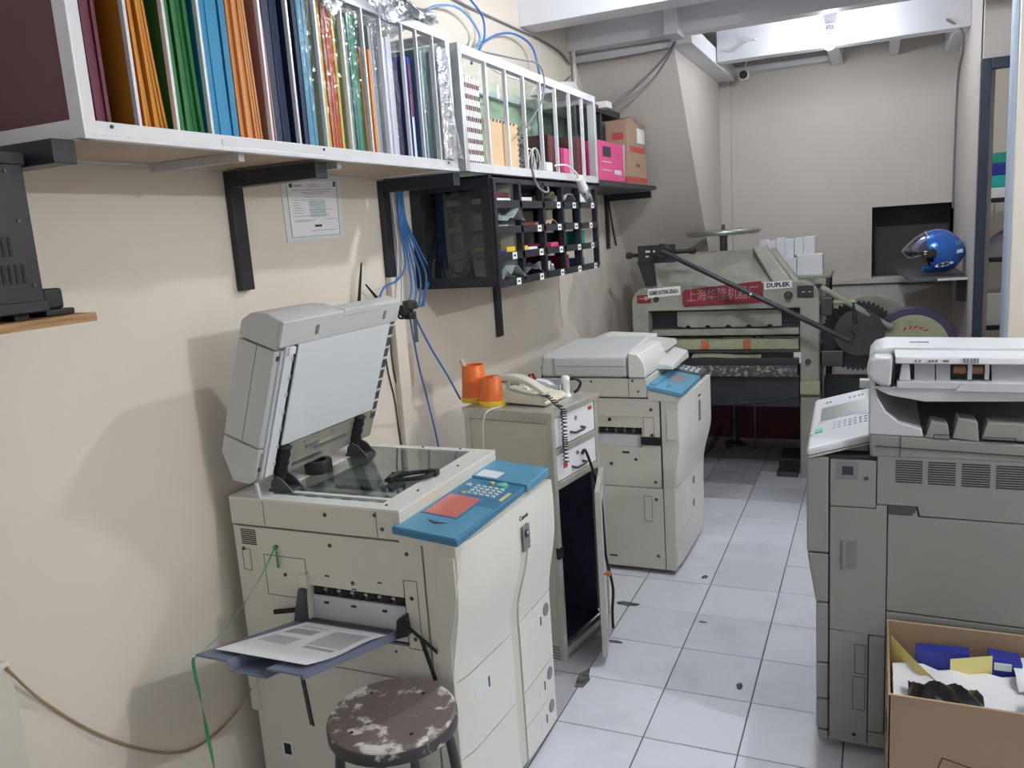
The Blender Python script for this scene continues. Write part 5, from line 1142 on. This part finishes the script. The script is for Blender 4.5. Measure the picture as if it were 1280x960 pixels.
pack(3.29,3.46,2,.02,'press_red','red packet in the second row'); pack(3.54,3.72,2,.03,'orange_x' if False else 'envelope','amber packet in the second row',kind='bag'); pack(3.79,3.92,2,.02,'wrap','clear film packet in the second row',kind='bag'); pack(4.03,4.14,2,.015,'button_yellow','lime packet in the right pigeonhole of the second row')
pack(2.99,3.12,1,.02,'trash_blue','dark blue packet in the third row'); pack(3.13,3.22,1,.03,'yellow_plastic','yellow packet in the third row left pigeonhole'); pack(3.27,3.36,1,.028,'yellow_plastic','yellow and white box in the third row second pigeonhole'); pack(3.365,3.47,1,.02,'paper','white packet beside the yellow and white box')
pack(3.53,3.64,1,.02,'press_darkred','dull red packet in the third row'); pack(3.645,3.74,1,.03,'pink_pack','pink packet in the third row'); pack(3.79,3.85,1,.02,'pink_pack','small pink packet in the fourth pigeonhole of the third row'); pack(4.03,4.14,1,.075,'pack_green','green packet filling the right pigeonhole of the third row')
pack(2.99,3.23,0,.07,'bag_clear','big crumpled clear bag in the bottom left pigeonhole','bag',kind='bag',x1=.355); pack(3.27,3.49,0,.06,'tray_grey','bluish film pack in the second bottom pigeonhole','bag',kind='bag'); pack(3.54,3.62,0,.06,'paper','folded white paper in the third bottom pigeonhole','paper',kind='bag'); pack(3.79,3.88,0,.07,'press_red','red box in the fourth bottom pigeonhole'); pack(4.03,4.12,0,.045,'panel_blue_dark','blue box in the bottom right pigeonhole')

# far black shelf with its rack, pink pack and carton
solo('wall_shelf', MB().prism([(4.36,1.888),(5.60,1.888),(5.66,1.868),(5.56,1.856),(4.36,1.856)],'x',.002,.36), 'black_paint', 'black wall shelf carrying the pink packet and the carton', 'shelf', bevel=.003)
BR = thing('black_rack', 'black open rack above the far wall shelf', 'rack', (.18,4.8,1.889))
for y in (4.375,4.62,4.84): obj('post', MB().box(.20,.232,y,y+.03,1.889,2.30), 'black_paint', BR, bevel=.002); obj('post', MB().box(.004,.03,y,y+.025,1.889,2.32), 'black_paint', BR, bevel=.002)
obj('top_rail', MB().box(.20,.235,4.375,5.25,2.30,2.34), 'black_paint', BR, bevel=.002); obj('top_board', MB().box(.004,.20,4.375,5.25,2.30,2.32), 'black_paint', BR); obj('mid_rail', MB().box(.17,.20,4.40,4.9,2.13,2.155), 'black_paint', BR); obj('post', MB().box(.004,.03,5.17,5.20,1.889,2.32), 'black_paint', BR)
obj('back_board', MB().box(.0015,.004,4.38,5.2,1.889,2.30), 'cabinet_inside', BR)
pk_ = thing('pink_packet', 'pink printed packet on the far black shelf', 'packet', (.30,4.68,1.8885))
obj('box', MB().box(.235,.352,4.41,4.88,1.8885,2.105), 'pink_pack', pk_, bevel=.006)
obj('window', MB().box(.352,.353,4.47,4.62,2.02,2.075), 'ink', pk_); obj('print', MB().box(.352,.353,4.45,4.63,1.99,1.995).box(.352,.353,4.45,4.63,1.945,1.95), 'sticker', pk_); obj('print', MB().box(.352,.353,4.68,4.82,1.93,1.955), 'sticker', pk_)
obj('flap', MB().hexa([(.24,4.882,1.90),(.35,4.882,1.90),(.35,4.888,1.90),(.24,4.888,1.90)],[(.24,4.882,2.08),(.35,4.91,2.11),(.35,4.916,2.11),(.24,4.888,2.08)]), 'bag_film', pk_)
ct = thing('carton', 'tall brown carton with red print on the far black shelf', 'carton', (.28,5.20,1.8885))
obj('box', MB().box(.22,.352,4.97,5.42,1.8885,2.262), 'carton', ct, bevel=.002); obj('print_band', MB().box(.2192,.3528,4.9692,5.4208,1.895,1.93), 'carton_red', ct); obj('print', MB().box(.352,.3527,5.02,5.36,2.08,2.115), 'carton_red', ct); obj('print', MB().box(.26,.33,4.9693,4.97,2.15,2.19), 'carton_red', ct)
obj('flap', MB().prism([(4.97,2.262),(5.42,2.262),(5.20,2.30)],'x',.24,.33), 'carton', ct); obj('label', MB().box(.3525,.356,5.20,5.38,2.14,2.23), 'label_white', ct)
text('print_lettering','OK 79',.03,'ink',ct,(.3528,5.20,2.0),(0,1,0),(0,0,1))
# ================================================================ small things on the walls
CE = thing('certificate', 'laminated certificate taped to the left wall under the rack', 'certificate', (.002,2.31,1.66))
cc = [(2.149,1.862),(2.474,1.878),(2.466,1.659),(2.152,1.655)]
def cw(u,v,x): 
    a=Vector(cc[3]).lerp(Vector(cc[2]),u); b=Vector(cc[0]).lerp(Vector(cc[1]),u); p_=a.lerp(b,v); return (x,p_.x,p_.y)
def cpatch(u0,u1,v0,v1,x0=.0032,x1=.0036): return MB().hexa([cw(u0,v0,x0),cw(u1,v0,x0),cw(u1,v0,x1),cw(u0,v0,x1)],[cw(u0,v1,x0),cw(u1,v1,x0),cw(u1,v1,x1),cw(u0,v1,x1)])
obj('card', cpatch(0,1,0,1,.0005,.0028), 'sticker', CE); obj('border', cpatch(.0,1,0,1,.0003,.0012), 'ink_red', CE)
obj('print_area', cpatch(.08,.92,.07,.93,.0028,.0032), 'paper', CE)
for a in ((.08,.92,.925,.93),(.08,.92,.07,.075),(.08,.086,.07,.93),(.914,.92,.07,.93)): obj('frame_line', cpatch(*a), 'ink', CE)
for k,(u0,u1,v) in enumerate(((.4,.6,.86),(.42,.62,.83),(.15,.85,.78),(.3,.78,.745),(.35,.7,.72),(.35,.55,.67),(.15,.65,.63),(.15,.25,.59),(.4,.5,.59),(.15,.25,.55),(.4,.6,.55),(.15,.3,.51),(.15,.32,.47),(.4,.8,.47),(.15,.3,.43),(.4,.7,.43),(.15,.75,.385),(.15,.5,.32),(.65,.88,.32),(.4,.85,.15),(.15,.42,.30))): obj('print_line', cpatch(u0,u1,v,v+.009), 'paper_text', CE)
obj('seal', cpatch(.42,.70,.36,.62,.0030,.00325), 'button_pale', CE); obj('stamp', cpatch(.48,.60,.21,.245), 'ink', CE); obj('logo', cpatch(.12,.17,.83,.89), 'ink', CE); obj('logo', cpatch(.19,.32,.84,.87), 'paper_text', CE); obj('logo', cpatch(.86,.90,.82,.90), 'ink', CE)

# black apparatus on the plywood shelf at the left edge
solo('plywood_shelf', MB().box(.002,.30,.50,1.165,1.519,1.536), 'plywood', 'raw plywood wall shelf at the left edge', 'shelf')
AM = thing('power_unit', 'black slotted metal power unit on the plywood shelf', 'apparatus', (.20,.86,1.5365))
cs = obj('case', MB().box(.03,.275,.70,1.078,1.555,1.842), 'black_paint', AM, bevel=.004)
obj('lid_band', MB().box(.028,.279,.70,1.082,1.822,1.846), 'black_paint', AM, bevel=.003); obj('base_band', MB().box(.028,.280,.70,1.082,1.548,1.57), 'black_paint', AM, bevel=.003)
for r,(z0,z1) in enumerate(((1.790,1.815),(1.655,1.69),(1.605,1.64))):
    for k in range(9): obj('vent_slot', MB().box(.2745,.2765,.90+k*.013+(.018*r*(r>0)),.906+k*.013+(.018*r*(r>0)),z0,z1), 'black_gloss', cs)
screws(cs, [(.275,1.04,1.81),(.275,1.045,1.835),(.275,1.05,1.72),(.275,1.06,1.60)], 'x', .004)
for z in (1.66,1.615): obj('rear_stud', MB().lathe([(.010,0),(.010,.012),(.007,.014)],(.20,1.078,z),10,'y'), 'black_plastic', cs)
for y in (.75,1.02): obj('foot', MB().box(.22,.26,y,y+.03,1.5365,1.548), 'black_rubber', AM)
AD = thing('small_adapter', 'small black adapter beside the power unit on the shelf', 'adapter', (.20,1.115,1.5365))
obj('case', MB().box(.15,.25,1.094,1.137,1.549,1.590), 'black_plastic', AD, bevel=.006); obj('base', MB().box(  .14,.26,1.086,1.15,1.5365,1.549), 'black_plastic', AD, bevel=.003); obj('clip', MB().prism([(1.135,1.565),(1.142,1.572),(1.135,1.585)],'x',.19,.21), 'black_plastic', AD)

# router antennas and the black plug cluster by the open lid
RT = thing('router', 'black router with two thin antennas on the wall behind the open lid', 'router', (.03,2.52,1.36))
obj('case', MB().box(.002,.035,2.44,2.64,1.37,1.42), 'black_plastic', RT, bevel=.004)
obj('antenna', MB().cyl((.03,2.47,1.41),(.03,2.515,1.568),.007,.003,n=8), 'black_plastic', RT); obj('antenna', MB().cyl((.03,2.62,1.41),(.04,2.515,1.488),.007,.003,n=8), 'black_plastic', RT)
PL = thing('plug_cluster', 'cluster of black plugs and clips by the lid corner', 'plugs', (.30,2.34,1.36))
for k,(x,y,z,s_) in enumerate(((.30,2.325,1.41,.020),(.315,2.35,1.425,.018),(.295,2.365,1.40,.02),(.32,2.335,1.39,.014),(.30,2.39,1.42,.016),(.31,2.37,1.385,.012))):
    obj('plug', MB().box(x-s_,x+s_,y-s_,y+s_,z-s_*.8,z+s_*.8).xf(lambda a,b,c,k=k,x=x,y=y: (x+(a-x)*math.cos(k)-(b-y)*math.sin(k), y+(a-x)*math.sin(k)+(b-y)*math.cos(k), c)), 'black_plastic', PL, bevel=.004)
obj('strap', MB().slab(lambda u,v:(.31+.004*u,2.372+.016*u,1.40-.105*v),1,4,(0,.003,0)), 'dark_grey', PL)
obj('hook', MB().tube([(.297,2.30,1.40),(.292,2.318,1.385),(.296,2.335,1.382)],.004,6), 'black_plastic', PL)

# bundles of network cable down the wall
def cable(name, pts, r, m_, label, group=None): return solo(name, MB().tube(pts, r, 6), m_, label, 'cable', group)
gb='blue network cables on the wall'
for k,(dy,bul,ey) in enumerate(((0,.0,2.74),(.010,.02,2.80),(.020,.05,2.84),(.030,.09,2.88),(.038,.12,2.86))):
    cable('network_cable',[(.05,2.775+dy,1.85),(.05,2.78+dy,1.72),(.052,2.80+dy+bul*.5,1.60),(.055,2.81+dy+bul,1.50),(.058,(2.81+bul+ey)/2+.02,1.43),(.06,ey,1.37)],.0042,'cord_blue',['leftmost','second from left','middle','second from right','rightmost'][k]+' blue cable of the five hanging left of the pigeonhole cabinet',gb)
cable('network_cable',[(.05,2.775,1.85),(.05,2.77,1.70),(.055,2.78,1.55),(.05,2.72,1.49),(.045,2.63,1.47),(.045,2.585,1.42),(.05,2.62,1.38)],.0042,'cord_blue','blue network cable looping beside the router')
cable('network_cable',[(.30,2.39,1.40),(.275,2.53,1.26),(.25,2.69,1.12),(.205,2.86,.992)],.004,'cord_blue','blue cable running down to behind the orange cups')
cable('network_cable',[(.30,2.37,1.39),(.18,2.60,1.18),(.10,2.78,1.0),(.12,2.80,.80),(.14,2.78,.60)],.004,'cord_blue','blue cable dropping behind the drawer cabinet')
for k,(y0,y1) in enumerate(((2.76,2.72),(2.79,2.77))):
    cable('grey_cable',[(.03,y0,1.85),(.03,y0+.01,1.6),(.03,y1,1.40)],.004,'cord_white',['pale cable left of the blue bundle','pale cable inside the blue bundle'][k])
for k,(a,b,c) in enumerate(((2.62,2.66,2.70),(2.68,2.70,2.76),(2.74,2.76,2.80))):
    cable('thin_cable',[(.004,a+.02,1.34),(.004,b,1.15),(.004,b+.03,1.02),(.004,c,.88),(.004,c+.02,.70)],.0028,'ink',['thin dark cable nearest the lid on the wall','middle thin dark cable below the plug cluster','thin dark cable furthest from the lid on the wall'][k])
solo('cable_duct', MB().box(.001,.026,2.71,2.79,.55,1.50), 'wall_paint', 'off-white cable duct on the wall behind the open lid', 'duct', bevel=.004)
cable('network_cable',[(.30,2.62,2.335),(.16,2.90,2.47),(.06,3.19,2.577),(.055,3.377,2.616),(.05,3.53,2.60),(.06,3.60,2.535),(.14,3.38,2.42),(.27,3.06,2.325)],.0055,'cord_lightblue','light blue cable looping up from the paper rack')
cable('network_cable',[(.02,3.42,2.80),(.05,3.53,2.691),(.06,3.643,2.629),(.06,3.654,2.544),(.10,3.50,2.45),(.26,3.10,2.325)],.0055,'cord_blue','blue cable dropping from the ceiling onto the glass rack')
cable('network_cable',[(.22,3.16,2.325),(.10,3.46,2.44),(.06,3.764,2.564),(.05,4.033,2.623),(.06,4.241,2.597),(.08,4.27,2.477),(.20,3.98,2.325)],.0055,'cord_blue','blue cable arching over the glass rack')
cable('grey_cable',[(.345,2.97,2.324),(.385,3.26,2.334),(.392,3.46,2.345),(.392,3.525,2.288),(.39,3.48,2.189),(.385,3.306,2.073),(.372,3.25,2.04)],.004,'cord_grey','grey cable looping over the front of the glass rack')
cable('grey_cable',[(.30,2.90,2.326),(.22,3.2,2.36),(.2,3.5,2.335),(.25,3.8,2.325)],.005,'cord_white','white cable lying along the glass rack top')
cable('grey_cable',[(.008,3.2,2.70),(.008,3.467,2.672),(.008,3.825,2.674),(.008,4.19,2.68),(.008,4.50,2.685),(.008,4.82,2.67),(.02,4.95,2.62)],.006,'cord_grey','grey cable clipped along the upper left wall')
cable('grey_cable',[(.02,4.95,2.55),(.05,4.60,2.42),(.10,4.35,2.33)],.005,'cord_grey','grey cable slanting down to the glass rack end')
cable('grey_cable',[(.03,5.0,2.72),(.03,5.0,2.5),(.05,4.8,2.36),(.1,4.6,2.33)],.012,'cord_white','thick white conduit in the corner above the black rack')
cable('grey_cable',[(.22,4.95,2.325),(.30,5.05,2.40),(.45,5.15,2.53),(.58,5.08,2.61),(.64,5.04,2.67)],.006,'cord_grey','grey cable swinging from the black rack to the ceiling beam')
cable('grey_cable',[(.20,4.90,2.325),(.32,5.05,2.38),(.47,5.14,2.49),(.59,5.07,2.59),(.65,5.03,2.67)],.005,'cord_grey','lower grey cable swinging to the ceiling beam')
cable('grey_cable',[(.01,5.085,2.64),(.3,5.085,2.64),(.6,5.085,2.648)],.005,'cord_grey','grey cable under the batten above the stair soffit')
cable('black_cable',[(.06,4.40,2.325),(.10,4.5,2.34),(.2,4.55,2.345),(.25,4.7,2.33),(.12,4.85,2.335)],.006,'black_plastic','black cable tangle on top of the black rack')
solo('white_junction', MB().box(.20,.29,4.80,4.90,2.3205,2.36), 'label_white', 'white junction block on top of the black rack', 'junction', bevel=.006)
solo('white_slat_bundle', MB().hexa([(.10,4.05,2.3185),(.30,4.05,2.3185),(.30,4.33,2.3185),(.10,4.33,2.3185)],[(.12,4.07,2.36),(.28,4.07,2.37),(.27,4.30,2.40),(.14,4.30,2.40)]), 'alu_white', 'bundle of white trunking offcuts on the glass rack end', 'offcuts', bevel=.004)
# hanging white bulb plug in film below the glass rack
HB = thing('hanging_bulb', 'white bulb in film dangling over the pigeonholes on a cable', 'bulb', (.42,3.97,1.80))
obj('cable', MB().tube([(.37,3.66,1.93),(.385,3.78,1.935),(.40,3.87,1.90),(.405,3.90,1.87)],.005,6), 'cord_white', HB)
obj('socket', MB().cyl((.405,3.89,1.88),(.405,3.945,1.83),.020,.024,n=14), 'label_white', HB); obj('globe', MB().cyl((.405,3.945,1.83),(.405,3.99,1.785),.026,.012,n=14), 'bag_film', HB)
obj('film', MB().slab(lambda u,v:(.42+.012*math.sin(u*9+v*5),3.90+.13*u,1.765+.085*v+.01*math.sin(u*13)),8,6,(.002,0,0)), 'wrap', HB)
cable('grey_cable',[(.366,3.38,1.93),(.372,3.40,1.85),(.38,3.46,1.81),(.378,3.53,1.81),(.366,3.56,1.83)],.005,'cord_grey','grey cable end curling below the glass rack')
cable('wall_cable',[(.006,4.60,1.43),(.006,4.60,1.25),(.006,4.62,1.05)],.007,'wall_old','painted conduit on the wall above the second copier')
cable('black_cable',[(.02,5.62,1.84),(.01,5.72,1.66),(.01,5.80,1.50)],.006,'black_plastic','black cable slanting below the far black shelf')
cable('grey_cable',[(.30,5.92,1.67),(.31,5.98,1.58),(.30,6.0,1.50),(.31,6.02,1.46)],.003,'cord_white','thin white wire hanging from the stair soffit')

# security camera and cables under the far beams
SCm = thing('security_camera', 'small white security camera under the far ceiling beam', 'camera', (.83,6.30,2.66))
obj('mount', MB().lathe([(.035,0),(.035,.012),(.02,.02)],(.83,6.52,2.678),16), 'white_paint', SCm); obj('bracket', MB().box(.80,.86,6.46,6.60,2.695,2.70), 'white_paint', SCm)
obj('body', MB().cyl((.835,6.42,2.655),(.825,6.56,2.665),.036,n=20), 'label_white', SCm, bevel=.006); obj('lens_ring', MB().cyl((.8355,6.414,2.6545),(.835,6.42,2.655),.029,n=20), 'black_plastic', SCm); obj('lens', MB().cyl((.836,6.409,2.654),(.8355,6.414,2.6545),.013,n=14), 'black_gloss', SCm)
cable('grey_cable',[(.83,6.50,2.70),(.92,6.1,2.73),(1.0,5.845,2.77),(.95,5.84,2.76),(.86,5.84,2.72),(.78,5.84,2.74)],.005,'cord_white','white cable slung from the security camera')
cable('grey_cable',[(2.10,5.84,2.72),(2.19,5.9,2.655),(2.222,6.2,2.60),(2.225,6.5,2.50),(2.225,6.62,2.30),(2.225,6.66,1.9),(2.225,6.66,1.60)],.007,'cord_grey','grey cable running down the far right corner')
solo('conduit_pipe', MB().cyl((2.184,3.583,.0),(2.180,3.583,2.9),.014,n=10), 'pipe_grey', 'blue-grey conduit pipe on the edge of the right wall end', 'pipe')

# helmet shelf and helmet
HS = thing('helmet_shelf', 'dark grey board shelf carrying the blue helmet', 'shelf', (2.08,6.0,1.185))
obj('board', MB().prism([(1.925,5.47),(2.234,5.54),(2.234,6.62),(1.855,6.55)],'z',1.185,1.202), 'mdf_grey', HS, bevel=.002); obj('edge_strip', MB().hexa([(2.07,5.4995,1.186),(2.234,5.5365,1.186),(2.234,5.541,1.186),(2.07,5.504,1.186)],[(2.07,5.4995,1.201),(2.234,5.5365,1.201),(2.234,5.541,1.201),(2.07,5.504,1.201)]), 'alu_white', HS)
obj('bracket', MB().box(2.18,2.234,5.62,5.65,1.05,1.185), 'black_paint', HS)
HL = thing('helmet', 'glossy blue open-face helmet with a clear visor', 'helmet', (2.085,5.78,1.202))
hc = Vector((2.078,5.78,1.345)); A_=(.145,.118,.140)
bm = bmesh.new(); bmesh.ops.create_uvsphere(bm, u_segments=40, v_segments=28, radius=1)
kill=[v for v in bm.verts if v.co.z<-.93 or (v.co.x<-.28 and -.58<v.co.z<.06) or (v.co.x<-.62 and v.co.z<-.3)]
bmesh.ops.delete(bm, geom=kill, context='VERTS')
for v in bm.verts:
    s_=1+.10*max(0,v.co.x)*(1-abs(v.co.z)); low=max(0,-v.co.z-.4)
    v.co=Vector((v.co.x*A_[0]*s_+(.0), v.co.y*A_[1]*(1-.12*low), v.co.z*A_[2]))+hc-Vector(HL.location)
me=bpy.data.meshes.new('shell'); bm.to_mesh(me); bm.free(); me.shade_smooth(); me.materials.append(MATS['helmet_blue']); sh=bpy.data.objects.new('shell',me); COL.objects.link(sh); sh.parent=HL
md=sh.modifiers.new('thickness','SOLIDIFY'); md.thickness=.012; md.offset=-1
bm = bmesh.new(); bmesh.ops.create_uvsphere(bm, u_segments=24, v_segments=16, radius=1)
for v in bm.verts: v.co=Vector((v.co.x*.095+.030,v.co.y*.100,max(-.125,v.co.z*.12)))+hc-Vector(HL.location)
me=bpy.data.meshes.new('lining'); bm.to_mesh(me); bm.free(); me.shade_smooth(); me.materials.append(MATS['black_rubber']); o=bpy.data.objects.new('lining',me); COL.objects.link(o); o.parent=HL
# visor lifted forward
def vis(u,v):      # u around the front, v from brow down to the peak and under
    az=math.radians(-80+160*u); c=math.cos(az)
    prof=[(.055,.128),(.10,.105),(.142,.070),(.176,.030),(.186,.014),(.170,-.010),(.148,-.030)]
    t_=v*(len(prof)-1); i_=min(int(t_),len(prof)-2); fr=t_-i_
    r_=prof[i_][0]*(1-fr)+prof[i_+1][0]*fr; z_=prof[i_][1]*(1-fr)+prof[i_+1][1]*fr
    return (hc.x-.012-r_*max(c,.0)**.8*1.0, hc.y+.124*math.sin(az)*(1-.25*max(0,z_)/.13), hc.z+z_*(.25+.75*c)+.012*(1-c))
obj('visor', MB().slab(vis,20,12,(-.0015,0,.0005)), 'visor', HL)
obj('visor_rim', MB().tube([vis(k/20,1) for k in range(21)],.0025,6,smooth=False), 'pale_grey', HL); obj('visor_rim', MB().tube([vis(k/20,0) for k in range(21)],.0025,6,smooth=False), 'pale_grey', HL)
obj('pivot', MB().lathe([(.0,-.004),(.024,-.004),(.028,0),(.028,.02),(.0,.02)],(2.045,5.655,1.345),18,'y'), 'black_plastic', HL)
obj('hinge_plate', MB().prism([(1.975,1.358),(2.05,1.372),(2.07,1.35),(2.05,1.318),(2.0,1.305)],'y',5.662,5.70), 'black_plastic', HL, bevel=.004)
obj('rear_vent', MB().prism([(2.15,1.40),(2.20,1.415),(2.215,1.40),(2.19,1.385)],'y',5.70,5.72), 'panel_blue_dark', HL); obj('rear_sticker', MB().prism([(2.18,1.335),(2.215,1.34),(2.215,1.36),(2.185,1.355)],'y',5.690,5.705), 'sticker', HL)
bd=[]
for k in range(20): a=2*math.pi*k/20; X_=.052*math.cos(a); Z_=.012*math.sin(a); bd.append((2.115+X_*.97-Z_*.2,1.272+Z_+X_*.22))
obj('logo_badge', MB().prism(bd,'y',5.672,5.69), 'sticker', HL); text('logo_lettering','INK',.024,'ink',HL,(2.115,5.6712,1.272),(1,0,.22),(0,0,1),width=.075,bold=.002)

# room beyond the doorway
SH = thing('storage_shelf', 'black storage shelf in the room beyond the doorway', 'shelf', (2.7,6.7,0))
for z in (.75,1.22,1.62): obj('shelf_board', MB().box(2.34,3.2,6.5,6.95,z,z+.03), 'black_paint', SH)
for x,y in ((2.34,6.5),(3.17,6.5),(2.34,6.92),(3.17,6.92)): obj('post', MB().box(x,x+.03,y,y+.03,0,2.0), 'black_paint', SH)
for k,(z0,z1,m_,lb) in enumerate(((1.651,1.72,'paper','white pack at the bottom of the pile on the far shelf'),(1.721,1.80,'teal_pack','teal pack in the pile beyond the doorway'),(1.801,1.88,'trash_blue','dark blue pack in the pile beyond the doorway'),(1.881,1.95,'pack_green','green pack on top of the pile beyond the doorway'))):
    solo('paper_pack', MB().box(2.36,2.75,6.52,6.90,z0,z1), m_, lb, 'pack', 'packs beyond the doorway', bevel=.003)
solo('grey_sack', MB().slab(lambda u,v:(2.38+.5*u,6.52+.35*v,1.251+.20*math.sin(math.pi*u)**.7*math.sin(math.pi*v)**.7),10,8,(0,0,.004)), 'mid_grey', 'lumpy grey sack on the middle board beyond the doorway', 'sack')
solo('white_carton', MB().box(2.38,2.8,6.52,6.9,.781,1.0), 'label_white', 'white carton on the low board beyond the doorway', 'carton', bevel=.004)
wf = thing('wire_frame', 'small bent wire frame hanging in the doorway', 'frame', (2.30,5.3,1.5)); obj('wire', MB().tube([(2.285,5.30,1.62),(2.33,5.30,1.62),(2.33,5.30,1.50),(2.285,5.30,1.50),(2.285,5.30,1.62)],.005,6,smooth=False), 'alu', wf)
